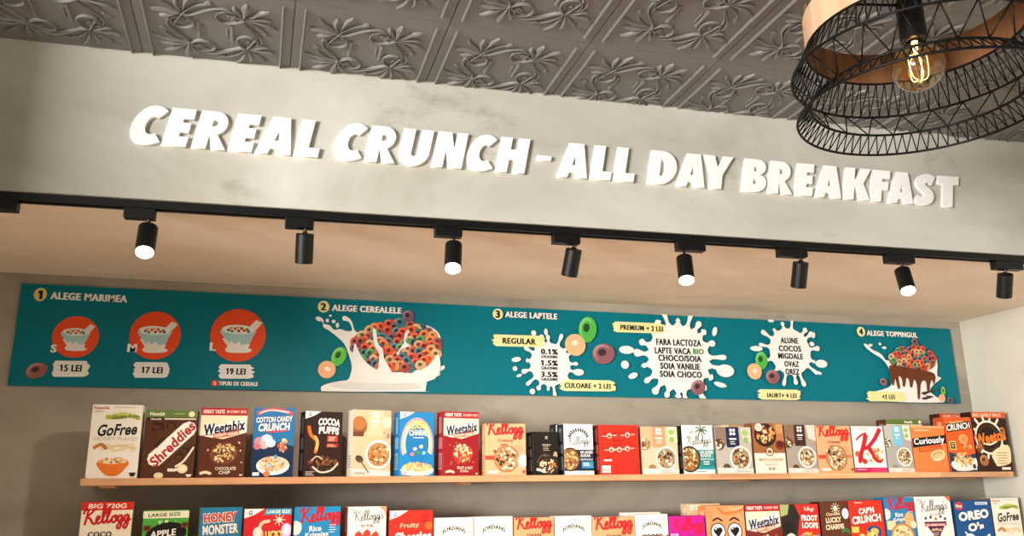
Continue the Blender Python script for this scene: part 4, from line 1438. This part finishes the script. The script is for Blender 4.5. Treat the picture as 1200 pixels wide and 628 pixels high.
def pbcrunch(c):
    H = c.h
    c.P([(0, 0), (100, 0), (100, H * .34), (60, H * .28), (0, H * .36)], '153a5c')
    c.T('Peanut Butter', 44, H - 14, 52, 7, 'f2d49a', .03, .1, 5); c.S([(4, H - 33), (50, H - 28), (96, H - 22)], 24, '2a1810', 4, False)
    c.T('CRUNCH', 48, H - 28, 88, 19, WHT, .05, .08, 6)
    c.R(6, H * .40, 30, H * .56, 'e8cf6a'); c.R(9, H * .42, 27, H * .54, '2c2a20'); lines(c, 12, H * .51, 24, 3, 5, 'e8d890', 2)
    c.E(60, H * .60, 17, 14, 'f2b070'); c.E(62, H * .60, 11, 10, 'd88a44'); c.bits(62, H * .46, 24, 10, ['e0a860', 'c88040'], 14, 6)
    c.P([(6, 30), (98, 40), (90, 8), (22, 4)], 'e8e4dc', 1); c.bits(54, 36, 38, 20, ['e8c07a', 'd09a50', 'f2dcae', 'b87434', 'e8b060'], 70, 5); c.R(78, 6, 96, 26, 'e8e0d0'); c.E(87, 16, 6, 7, '2a3440')


def weetos(c):
    H = c.h
    c.R(0, H - 14, 100, H, 'd8561e'); c.T('45G FAMILY PACK', 46, H - 7, 86, 8, 'f4d4b4', .03)
    for i in range(14):
        a = 2 * PI * i / 14
        c.S([(42 + 36 * math.cos(a), H * .57 + 36 * math.sin(a)), (42 + (44 + 5 * (i % 3)) * math.cos(a), H * .57 + (44 + 5 * (i % 3)) * math.sin(a))], 6, 'efe0c8')
    c.E(42, H * .57, 41, 40, 'efe2cc', n=30); c.E(42, H * .57, 36, 35, '1c0e0a', n=30); c.E(42, H * .57, 31, 30, '4a2814', n=28); c.E(42, H * .57, 27, 26, '20100b', n=28)
    c.T('Weetos', 46, H * .57, 92, 27, 'ee7c2c', .04, .05, 10, 0, ('2a120a', .03)); c.S([(24, H * .47), (42, H * .45), (62, H * .50)], 4, 'e8dcc8')
    c.P([(44, 44), (94, 62), (98, 30), (90, 18), (58, 12), (50, 18)], 'eed6ae', 1); lines(c, 58, 42, 90, 5, 6, '9a7448', 1.6)
    c.D(18, 26, 13, 13, 'a8683a'); c.D(84, H * .68, 9, 9, 'a8683a'); c.R(66, 4, 92, 10, 'f0e0d0'); c.bits(12, H * .40, 8, 12, ['a8683a', '7a4624'], 8, 6)


def big720(c):
    H = c.h
    c.R(0, H - 17, 100, H, 'd82a1c'); c.T('BIG 720G', 50, H - 8.5, 74, 10, 'f8e8d4', .045, .1)
    c.script(6, H - 46, 100, 'c41e1a', .145, 4, 9); c.T('COCO', 40, H - 66, 46, 11, '2a1a12', .05); c.T('POPS', 56, H - 82, 54, 15, '2a1a12', .05)
    c.E(50, 46, 36, 28, 'f8f4ea'); c.bits(50, 52, 32, 20, ['5a3420', '7a4a2c', '9a6440'], 50, 5)


def appleb(c):
    H = c.h
    c.R(0, H - 18, 100, H - 2, 'f2e8cc'); c.T('LARGE SIZE', 46, H - 10, 70, 8, '3a6a2c', .04, .05, 2)
    c.script(34, H - 36, 40, 'e8f0d8', .12, 3); c.E(52, H - 56, 46, 28, '1c1410', 12); c.T('APPLE', 46, H - 52, 56, 15, WHT, .05, .1, 6); c.T('JACKS', 60, H - 70, 60, 15, WHT, .05, .1, 6)
    for x, y in ((10, H - 40), (14, H - 70), (92, H - 34)):
        c.P([(x - 8, y - 6), (x - 7, y + 6), (x + 8, y + 7), (x + 8, y - 6)], '7a4a24'); c.R(x - 5, y - 3, x + 5, y + 4, '4a2814')
    c.bits(50, 50, 36, 24, ['a8c84a', 'd8803a', 'e8b060'], 36, 6)


def honey(c):
    H = c.h
    c.T('HONEY', 48, H - 24, 78, 22, 'd84a3a', .05, 0, 3, 0, ('f4ead8', .06)); c.T('MONSTER', 50, H - 52, 84, 24, 'f2f0e8', .045, 0, 3, 0, ('1c4a6a', .04))
    c.bowl(50, 44, 40, 'f0c060', 'f6e0a0', ['f0d070', 'e8b040', 'f8ecc0'], 40, 6)


def luckyred(c):
    H = c.h
    gmill(c); c.P([(46, H), (100, H), (100, H - 13), (40, H - 13)], '2a9ac0'); c.T('LARGE SIZE', 72, H - 6.5, 50, 7, 'f6f2d8', .04)
    c.S([(30, H - 48), (38, H - 30), (52, H - 26)], 7, 'f2d0b0'); c.E(30, H - 50, 10, 12, 'f4e8d8'); c.E(74, H - 24, 5, 5, 'f4f0e4')
    for i in range(8):
        a = i * PI / 4
        c.S([(74, H - 24), (74 + 12 * math.cos(a), H - 24 + 12 * math.sin(a))], 1.6, 'f8e8d0', 0)
    c.T('LUCKY', 62, H - 54, 46, 15, 'f6e07a', .05, 0, 2, 0, ('8a1418', .05)); c.T('CHARMS', 60, H - 74, 56, 15, 'f8f0e0', .05, 0, 2, 0, ('8a1418', .05))
    c.E(90, H - 46, 11, 15, 'd8c8ec'); c.E(90, H - 45, 7, 10, 'eee6f6'); c.E(12, H - 66, 8, 10, 'f0b8c4'); c.bits(50, 40, 40, 22, LOOPS + ['f4dcb0'], 50, 5)


def krispies(c, multi=False):
    H = c.h
    c.script(14, H - 34, 98, 'c0222e', .145, 6, 9)
    c.T('Rice', 46, H - 46, 26, 12, WHT, .045, .1, 4); c.T('Krispies', 50, H - 60, 50, 13, WHT, .045, .1, 4)
    c.P([(0, H - 30), (16, H - 36), (14, H - 54), (0, H - 58)], 'f4ecdc', 1); lines(c, 76, H - 40, 94, 4, 5, 'cfe4f0', 1.6)
    if multi:
        c.R(2, H - 86, 30, H - 62, 'f0d8a8'); c.E(78, H - 60, 16, 20, 'e8b070'); c.E(90, H - 74, 10, 10, 'f0e0c0'); c.bowl(50, H - 108, 40, 'c88a4a', 'ecd8a8', OAT, 50, 5)
    else:
        c.bowl(52, H - 108, 40, 'f2f4f4', 'ead8b4', ['f0dcae', 'e0c080', 'f8ecd0'], 50, 4)


def kkids(c):
    H = c.h
    c.P([(82, H), (100, H), (100, H - 26), (94, H - 12)], 'e8a070'); c.T('NEW', 14, H - 8, 14, 4, '6a5a50', .0)
    c.script(16, H - 36, 76, '1c1a1a', .06, 5); c.T('for Kids', 50, H - 46, 32, 8, 'b8483a', .0, .1)
    for x, y, r in ((28, H - 70, 9), (50, H - 66, 9), (72, H - 70, 8), (38, H - 76, 7), (64, H - 76, 7)):
        c.E(x, y, r, r, 'd8422c'); c.S([(x, y + r), (x + 3, y + r + 4)], 1.6, '4a8a3a', 0)
    c.R(16, H - 94, 84, H - 80, 'c0281e'); c.T('NO ADDED SUGAR', 50, H - 87, 60, 7, WHT, .04); c.bowl(50, 44, 34, 'f2ece4', 'e8d4b0', OAT + ['d8422c'], 40, 5)


def cheerios(c):
    H = c.h
    gmill(c); c.E(80, H - 18, 11, 11, 'c0281e'); c.E(90, H - 34, 9, 9, 'e86a30'); c.T('Fruity', 46, H - 34, 44, 14, 'f2c0a0', .02, .15, 3)
    c.T('Cheerios', 54, H - 58, 84, 24, 'fbf4ea', .045, .0, 3, 0, ('8a1a14', .03))
    for k in range(40):
        c.D(c.rn.uniform(8, 92), c.rn.uniform(6, H - 84), 9, 7, c.rn.choice(LOOPS), c.rn.uniform(0, 90))


def jordans(c, band=None):
    H = c.h
    c.T('JORDANS', 50, H - 36, 60, 12, '1c1610', .045, 0, 0, 10); c.E(86, H - 20, 8, 8, 'd8dcae'); c.E(86, H - 20, 6, 6, 'ecebd0')
    c.P([(0, H - 66), (20, H - 58), (40, H - 62), (60, H - 56), (84, H - 62), (100, H - 54), (100, H - 76), (0, H - 78)], 'b0643c', 1)
    for k in range(16):
        c.E(20 + k * 4, H - 58 + (k % 3) * 1.5, 2.6, 2.4, '5a3a24', n=7)
    c.R(0, 0, 100, H - 70, band or 'e4d2b0'); c.R(0, H - 74, 100, H - 70, 'c8543a')
    c.T('COUNTRY CRISP', 50, H - 82, 82, 10, WHT if band else '7a3a24', .045); c.bowl(50, 40, 32, 'f2ece4', 'dcb888', OAT, 40, 5)


def magenta(c):
    H = c.h
    c.script(12, H - 36, 92, 'd41c3c', .145, 4, 9); c.E(56, H - 80, 36, 32, '2a1018'); c.bits(56, H - 80, 28, 24, ['5a3020', '7a4a30', '3a1c14'], 40, 6)
    c.R(2, H - 50, 24, H - 42, 'e8b0d8'); lines(c, 4, H - 47, 22, 2, 3, 'a01878', 1.2); c.T('COCO', 60, 16, 40, 9, WHT, .04)


def hearts(c):
    H = c.h
    c.S([(30, H - 4), (50, H - 18), (96, H - 10)], 6, 'e07840'); c.S([(60, H - 2), (76, H - 10), (98, H - 2)], 5, 'f4b48a'); c.S([(2, H - 8), (14, H - 30), (6, H - 60)], 5, 'e88a54'); c.S([(84, H - 20), (96, H - 44), (92, H - 80)], 5, 'f2aa7c')
    for x in (28, 72):
        c.S([(x - 12, H - 34), (x, H - 28), (x + 12, H - 34)], 4, '1a1412')
        c.E(x, H - 58, 20, 20, '1a1412', n=24); c.E(x, H - 58, 17.5, 17.5, 'fbf8f2', n=24)
        c.E(x - 5, H - 55, 6.6, 6.6, '1a1412', n=14); c.E(x + 5, H - 55, 6.6, 6.6, '1a1412', n=14); c.P([(x - 11, H - 58), (x + 11, H - 58), (x, H - 71)], '1a1412')
        c.E(x - 6, H - 52, 2.2, 2.2, 'fbf8f2', n=8)
    c.S([(34, H - 92), (50, H - 100), (66, H - 92)], 5, '1a1412'); c.bowl(50, 24, 22, 'f4ece0', 'e8c890', OAT, 24, 5)


def froot(c):
    H = c.h
    c.P([(0, 0), (44, 0), (40, H * .5), (50, H * .8), (38, H), (0, H)], '2a2420'); c.P([(0, H), (24, H), (18, H - 22), (0, H - 26)], 'a8b070'); c.E(18, H * .62, 16, 14, '1c1a18'); c.S([(10, H * .44), (24, H * .5), (40, H * .40)], 8, 'f0e6d4'); c.E(12, H * .36, 9, 9, '2a78b0')
    c.script(62, H - 14, 26, 'f4e0d8', .12, 3); c.T('FROOT', 74, H - 30, 42, 13, 'f8f2e8', .05, 0, -2, 0, ('8a1814', .05)); c.T('LOOPS', 74, H - 46, 42, 13, 'f8f2e8', .05, 0, -2, 0, ('8a1814', .05))
    for k in range(30):
        c.D(c.rn.uniform(46, 94), c.rn.uniform(4, H * .5), 9, 8, c.rn.choice(LOOPS), c.rn.uniform(0, 90))
    c.T('LARGE', 66, H - 64, 22, 6, 'f4d850', .03)


def chlucky(c):
    H = c.h
    for i in range(10):
        a = i * PI / 5
        c.S([(54, H - 20), (54 + 16 * math.cos(a), H - 20 + 16 * math.sin(a))], 2, 'f2e0c0', 0)
    c.E(54, H - 20, 6, 6, 'fbf4e4'); c.T('Chocolate', 44, H - 36, 50, 10, 'e8c898', .03, .1, 3); c.T('LUCKY', 44, H - 54, 56, 16, 'f4dcb8', .05, 0, 3, 0, ('3a1c10', .04)); c.T('CHARMS', 46, H - 74, 66, 16, 'f4dcb8', .05, 0, 3, 0, ('3a1c10', .04))
    c.E(88, H - 36, 12, 16, 'e4e4f0'); c.E(88, H - 35, 8, 11, 'f4f2f6'); c.bits(50, 40, 40, 26, ['7a4a2c', 'a06a40', 'e8b0c0', 'f4e4c8', '6aa86a'], 60, 5); c.S([(70, H - 90), (84, H - 84), (98, H - 92)], 9, '3a7a44')


def capn(c):
    H = c.h
    c.T("CAP'N", 50, H - 24, 46, 15, 'fbf4e8', .05, .05, 5, 0, ('8a1410', .05)); c.T('CRUNCH', 48, H - 44, 86, 19, 'fbf4e8', .05, .05, 5, 0, ('8a1410', .06))
    c.E(66, H - 76, 22, 16, '1c4a86'); c.E(68, H - 74, 12, 8, 'f0c060'); c.bits(44, 44, 40, 30, ['f0c860', 'e0a840', 'f8e4a8'], 70, 6); c.R(2, H - 76, 22, H - 62, 'f4d060'); lines(c, 16, H - 6, 40, 1, 2, 'f8c8b8', 2)


def ktriangle(c):
    H = c.h
    c.P([(84, H), (100, H), (100, H - 14)], 'd86a5a'); lines(c, 6, H - 6, 22, 2, 3, '8a7a70', 1.2); c.script(14, H - 34, 74, '1c1a1a', .065, 5); c.T('for Kids', 50, H - 40, 24, 5, 'b84a5a', .0, .1)
    for x, y in ((24, H - 48), (38, H - 46), (52, H - 50), (66, H - 45), (78, H - 50)):
        c.E(x, y, 3.4, 3.4, ['4a3a6a', 'd84a3a', '2c2c34'][int(x) % 3], n=9)
    c.P([(18, H - 56), (82, H - 56), (60, H - 84), (58, H - 100), (76, H - 112), (24, H - 112), (42, H - 100), (40, H - 84)], '5a1c3c'); c.R(20, H - 66, 80, H - 60, 'c02c3a'); c.T('NO ADDED SUGAR', 50, H - 63, 52, 5, WHT, .04)
    c.T('APPLE', 50, H - 74, 28, 6, 'f0d8a0', .03); lines(c, 38, H - 82, 62, 2, 4, 'e8c8b0', 1.4); c.bits(22, 16, 14, 9, OAT, 14, 5); c.bits(78, 14, 14, 9, OAT, 14, 5)


def oreo(c):
    H = c.h
    c.E(13, H - 11, 11, 9, 'd83a30'); c.T('Post', 13, H - 11, 16, 7, WHT, .04, .1); c.R(58, H - 9, 92, H - 3, 'e8eef4'); c.T('BRAND', 75, H - 6, 26, 3.6, '1c3a6a', .03)
    c.T('OREO', 50, H - 31, 84, 20, 'fbf8f2', .06, .08, 5, 0, ('0a2450', .05)); c.T("O's", 52, H - 56, 44, 18, 'fbf8f2', .06, .08, 5, 0, ('0a2450', .05))
    c.S([(10, H - 84), (34, H - 72), (58, H - 86), (86, H - 74)], 5, 'eef2f6'); c.S([(20, H - 66), (30, H - 78), (22, H - 92)], 4, 'dfe8f0')
    for k in range(22):
        c.D(c.rn.uniform(14, 88), c.rn.uniform(8, H - 86), 10, 8, '2a2020', c.rn.uniform(0, 90), 'e8e8ec')


def rear_green(c):
    H = c.h
    c.R(0, H - 11, 100, H, '5d7a38'); c.T('Nestlé', 62, H - 5.5, 22, 5.5, WHT, .04); c.E(94, H - 5.5, 4, 4, 'f0e4c0'); c.R(0, H - 14, 100, H - 11, 'e0d0b8')


def rear_choc(c):
    H = c.h
    c.R(0, H - 14, 100, H, 'c84c1c'); c.T('FAMILY PACK', 46, H - 7, 70, 7, 'f0d0b0', .03); c.E(40, H * .5, 34, 34, 'efe0c8')


def rear_tan(c):
    H = c.h
    c.R(20, H - 20, 70, H, 'c49a68'); c.E(50, H - 12, 12, 8, 'f0e4d0'); c.bits(50, H * .4, 30, 24, MUE, 30, 6)


def rear_clover(c):
    H = c.h
    clover(c, 12, H - 10, 7, 'f6eee0'); clover(c, 30, H - 10, 7, 'f6eee0'); c.bowl(50, H * .4, 34, 'f2ece2', 'a88a68', MUE, 30, 5)


def rear_black(c):
    H = c.h
    c.R(4, H - 40, 96, H - 3, 'e8ecec'); c.R(0, 0, 100, H * .45, '1c2c44'); c.E(40, H * .3, 30, 30, '8a6038')


def rear_cream(c):
    H = c.h
    c.T('JORDANS', 50, H - 30, 50, 8, '2a2018', .03); c.R(0, 0, 100, H * .5, 'b0643c')


def cereal_box(x, Y, z, w, h, face, art, label, group, rot=0, d=.066, side=None, seed=1):
    cv = Canvas(w, h, None, seed)
    art(cv)
    bm = bmesh.new()
    bmesh.ops.create_cube(bm, size=1)
    for v in bm.verts:
        v.co = Vector((w / 2 + v.co.x * w, d / 2 + v.co.y * d, h / 2 + v.co.z * h))
    bmesh.ops.bevel(bm, geom=list(bm.edges), offset=.0009, segments=1, affect='EDGES')
    bm.verts.index_update()
    bv = [tuple(v.co) for v in bm.verts]
    bf = [tuple(v.index for v in f.verts) for f in bm.faces]
    # side panel and tucked top flap differ from the front
    bi = [1 if (f.normal.x < -.8 or f.normal.x > .8) else (2 if f.normal.z > .8 else 0) for f in bm.faces]
    bm.free()
    k = len(bv)
    # nutrition panel on the left side, glued flap edge on top
    sv, sf, si = [], [], []

    def q(p, m_):
        b0 = k + len(sv)
        sv.extend(p)
        sf.append(tuple(range(b0, b0 + 4)))
        si.append(m_)
    e = -.0003
    for (y0, y1, z0, z1) in ((.2, .8, .42, .60), (.2, .8, .10, .36)):
        q([(e, d * y1, h * z0), (e, d * y0, h * z0), (e, d * y0, h * z1), (e, d * y1, h * z1)], 3)
    for i in range(5):
        zz = h * (.14 + .04 * i)
        q([(e * 1.3, d * .74, zz), (e * 1.3, d * .26, zz), (e * 1.3, d * .26, zz + h * .012), (e * 1.3, d * .74, zz + h * .012)], 4)
    q([(e, d * .7, h * .66), (e, d * .3, h * .66), (e, d * .3, h * .92), (e, d * .7, h * .92)], 3)
    q([(.002, d * .12, h + .0004), (w - .002, d * .12, h + .0004), (w - .002, d * .86, h + .0004), (.002, d * .86, h + .0004)], 0)
    base = ink(face)
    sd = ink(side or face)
    n0 = k + len(sv)
    mixh = '%02x%02x%02x' % tuple(int(int((side or face)[i:i + 2], 16) * .6 + 235 * .4) for i in (0, 2, 4))
    ms = [base, sd, base, ink(mixh), ink('5a5048')]
    o = obj('cereal_box', bv + sv + cv.v, bf + sf + [tuple(i + n0 for i in f) for f in cv.f], ms + cv.mats, midx=bi + si + [i + 5 for i in cv.m])
    o.location = (x, Y, z)
    o.rotation_euler = (0, 0, math.radians(rot))
    tag(o, label, 'cereal box', group)
    return o


G1, G2, G3 = 'cereal boxes on the upper shelf', 'cereal boxes on the lower shelf', 'cereal boxes standing behind the front rows'
ROW1 = [
    (-.543, .160, .247, 'f4ece0', gofree, 'white box with an orange bowl and green brush, first on the upper shelf', 0, None),
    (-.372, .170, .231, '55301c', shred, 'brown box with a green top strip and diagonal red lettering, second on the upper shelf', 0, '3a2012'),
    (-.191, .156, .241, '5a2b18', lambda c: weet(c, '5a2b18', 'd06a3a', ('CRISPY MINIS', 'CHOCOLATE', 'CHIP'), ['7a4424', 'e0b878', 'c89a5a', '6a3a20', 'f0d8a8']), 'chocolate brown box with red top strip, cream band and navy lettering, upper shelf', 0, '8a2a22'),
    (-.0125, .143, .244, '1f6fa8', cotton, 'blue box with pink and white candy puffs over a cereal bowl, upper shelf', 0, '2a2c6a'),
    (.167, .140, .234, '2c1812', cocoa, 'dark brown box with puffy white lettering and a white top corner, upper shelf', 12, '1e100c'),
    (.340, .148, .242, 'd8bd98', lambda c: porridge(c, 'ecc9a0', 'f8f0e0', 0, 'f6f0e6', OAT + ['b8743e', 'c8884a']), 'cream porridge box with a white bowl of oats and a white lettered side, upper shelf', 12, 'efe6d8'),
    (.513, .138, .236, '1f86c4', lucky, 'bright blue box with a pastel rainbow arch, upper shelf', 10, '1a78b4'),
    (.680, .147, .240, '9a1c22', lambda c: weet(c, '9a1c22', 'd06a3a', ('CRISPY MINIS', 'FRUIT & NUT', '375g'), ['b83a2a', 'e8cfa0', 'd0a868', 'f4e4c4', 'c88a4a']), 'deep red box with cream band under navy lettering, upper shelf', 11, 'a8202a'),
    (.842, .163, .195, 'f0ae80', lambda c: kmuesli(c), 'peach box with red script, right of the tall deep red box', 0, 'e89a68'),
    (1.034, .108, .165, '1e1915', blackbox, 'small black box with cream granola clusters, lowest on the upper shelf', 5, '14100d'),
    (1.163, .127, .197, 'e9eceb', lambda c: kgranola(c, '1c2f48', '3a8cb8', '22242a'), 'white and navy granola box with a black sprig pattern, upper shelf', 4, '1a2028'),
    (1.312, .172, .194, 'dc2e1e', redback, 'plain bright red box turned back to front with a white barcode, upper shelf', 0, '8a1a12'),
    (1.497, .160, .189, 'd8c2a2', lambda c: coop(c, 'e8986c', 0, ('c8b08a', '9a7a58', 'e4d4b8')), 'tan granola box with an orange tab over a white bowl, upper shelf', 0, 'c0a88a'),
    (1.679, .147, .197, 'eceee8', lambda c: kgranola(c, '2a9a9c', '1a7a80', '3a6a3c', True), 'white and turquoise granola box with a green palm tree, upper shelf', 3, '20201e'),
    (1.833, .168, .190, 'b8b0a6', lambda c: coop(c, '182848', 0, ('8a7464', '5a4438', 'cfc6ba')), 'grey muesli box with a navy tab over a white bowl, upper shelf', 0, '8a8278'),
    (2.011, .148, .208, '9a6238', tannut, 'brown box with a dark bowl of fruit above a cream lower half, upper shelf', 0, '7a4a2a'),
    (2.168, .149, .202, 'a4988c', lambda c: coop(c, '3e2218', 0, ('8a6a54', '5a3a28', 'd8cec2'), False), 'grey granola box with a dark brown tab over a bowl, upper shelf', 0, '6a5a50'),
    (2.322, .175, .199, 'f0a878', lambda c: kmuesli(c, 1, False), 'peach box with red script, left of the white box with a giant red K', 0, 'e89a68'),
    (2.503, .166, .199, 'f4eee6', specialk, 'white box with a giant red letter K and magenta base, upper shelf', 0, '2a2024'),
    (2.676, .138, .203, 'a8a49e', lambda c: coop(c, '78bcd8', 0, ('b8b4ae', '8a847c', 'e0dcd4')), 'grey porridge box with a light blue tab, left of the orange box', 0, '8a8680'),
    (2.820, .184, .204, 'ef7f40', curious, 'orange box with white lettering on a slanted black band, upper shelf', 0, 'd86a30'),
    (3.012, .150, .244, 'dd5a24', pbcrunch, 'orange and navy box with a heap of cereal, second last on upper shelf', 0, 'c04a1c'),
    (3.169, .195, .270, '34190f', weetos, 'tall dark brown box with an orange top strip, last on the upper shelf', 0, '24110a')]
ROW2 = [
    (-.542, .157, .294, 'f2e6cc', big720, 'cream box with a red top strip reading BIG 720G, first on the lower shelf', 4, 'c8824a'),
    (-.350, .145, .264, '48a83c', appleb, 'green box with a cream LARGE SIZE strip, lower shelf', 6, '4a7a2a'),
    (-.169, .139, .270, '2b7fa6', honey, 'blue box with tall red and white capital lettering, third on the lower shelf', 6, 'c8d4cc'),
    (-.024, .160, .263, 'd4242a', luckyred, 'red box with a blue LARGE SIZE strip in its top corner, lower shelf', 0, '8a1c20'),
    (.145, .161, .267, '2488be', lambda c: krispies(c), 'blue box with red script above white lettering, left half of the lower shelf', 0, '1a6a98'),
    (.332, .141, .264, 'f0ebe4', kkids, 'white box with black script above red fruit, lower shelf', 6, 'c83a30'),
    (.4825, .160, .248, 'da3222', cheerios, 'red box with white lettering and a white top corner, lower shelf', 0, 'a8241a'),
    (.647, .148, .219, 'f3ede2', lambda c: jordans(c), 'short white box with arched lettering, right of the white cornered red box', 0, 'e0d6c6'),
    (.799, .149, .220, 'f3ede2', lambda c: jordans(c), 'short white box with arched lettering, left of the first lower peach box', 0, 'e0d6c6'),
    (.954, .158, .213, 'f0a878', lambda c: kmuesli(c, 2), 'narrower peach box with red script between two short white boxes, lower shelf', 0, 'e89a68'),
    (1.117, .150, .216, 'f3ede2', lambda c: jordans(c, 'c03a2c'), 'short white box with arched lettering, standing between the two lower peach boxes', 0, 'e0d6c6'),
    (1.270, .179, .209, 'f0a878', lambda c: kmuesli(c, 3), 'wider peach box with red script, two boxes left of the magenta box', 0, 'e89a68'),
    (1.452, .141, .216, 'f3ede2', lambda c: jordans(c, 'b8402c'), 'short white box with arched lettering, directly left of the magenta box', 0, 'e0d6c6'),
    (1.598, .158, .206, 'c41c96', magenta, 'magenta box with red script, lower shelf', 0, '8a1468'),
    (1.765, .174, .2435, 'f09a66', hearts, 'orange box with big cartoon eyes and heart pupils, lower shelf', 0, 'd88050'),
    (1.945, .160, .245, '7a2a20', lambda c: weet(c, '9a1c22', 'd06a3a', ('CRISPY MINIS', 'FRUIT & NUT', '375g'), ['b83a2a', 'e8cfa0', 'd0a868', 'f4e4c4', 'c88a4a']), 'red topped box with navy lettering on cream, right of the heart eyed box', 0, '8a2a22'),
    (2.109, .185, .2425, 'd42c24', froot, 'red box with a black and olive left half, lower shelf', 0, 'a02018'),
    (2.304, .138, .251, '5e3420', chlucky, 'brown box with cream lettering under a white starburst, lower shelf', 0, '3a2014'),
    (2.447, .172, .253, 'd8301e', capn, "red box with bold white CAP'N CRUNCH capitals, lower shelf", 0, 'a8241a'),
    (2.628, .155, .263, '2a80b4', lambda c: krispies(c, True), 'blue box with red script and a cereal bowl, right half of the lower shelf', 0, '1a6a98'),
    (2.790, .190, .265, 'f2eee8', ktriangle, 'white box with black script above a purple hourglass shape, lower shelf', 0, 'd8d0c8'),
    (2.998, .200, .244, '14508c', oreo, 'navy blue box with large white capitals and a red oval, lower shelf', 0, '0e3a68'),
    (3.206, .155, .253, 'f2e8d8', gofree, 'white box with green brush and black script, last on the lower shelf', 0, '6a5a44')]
for row, zz, grp, sd in ((ROW1, SHZ, G1, 10), (ROW2, EYE - .297, G2, 60)):
    for i, (x, w, h, face, art, lab, rot, side) in enumerate(row):
        cereal_box(x, 3.215, zz + .0002, w, h, face, art, lab, grp, rot, .066, side, sd + i)
for x, Y, z, w, h, face, art, lab in (
        (1.157, 3.302, SHZ, .13, .203, '1a1c22', rear_black, 'dark box just showing behind the white and navy granola box'),
        (1.915, 3.300, SHZ, .17, .205, 'e8d8bc', rear_tan, 'tan box top showing above the grey muesli box with navy tab'),
        (2.755, 3.292, SHZ, .20, .238, '55301c', rear_green, 'box with a green top strip showing behind the orange box'),
        (3.06, 3.292, SHZ, .17, .268, '3a1d12', rear_choc, 'dark brown box top showing behind the orange and navy box'),
        (1.445, 3.292, EYE - .297, .155, .222, 'f3ede2', rear_cream, 'cream box top showing above the wider peach box'),
        (1.725, 3.292, EYE - .297, .15, .252, 'd8b890', rear_clover, 'tan box corner with white clover, showing left of the heart eyed box')):
    cereal_box(x, Y, z + .0002, w, h, face, art, lab, G3, 0, .066, face, 90)
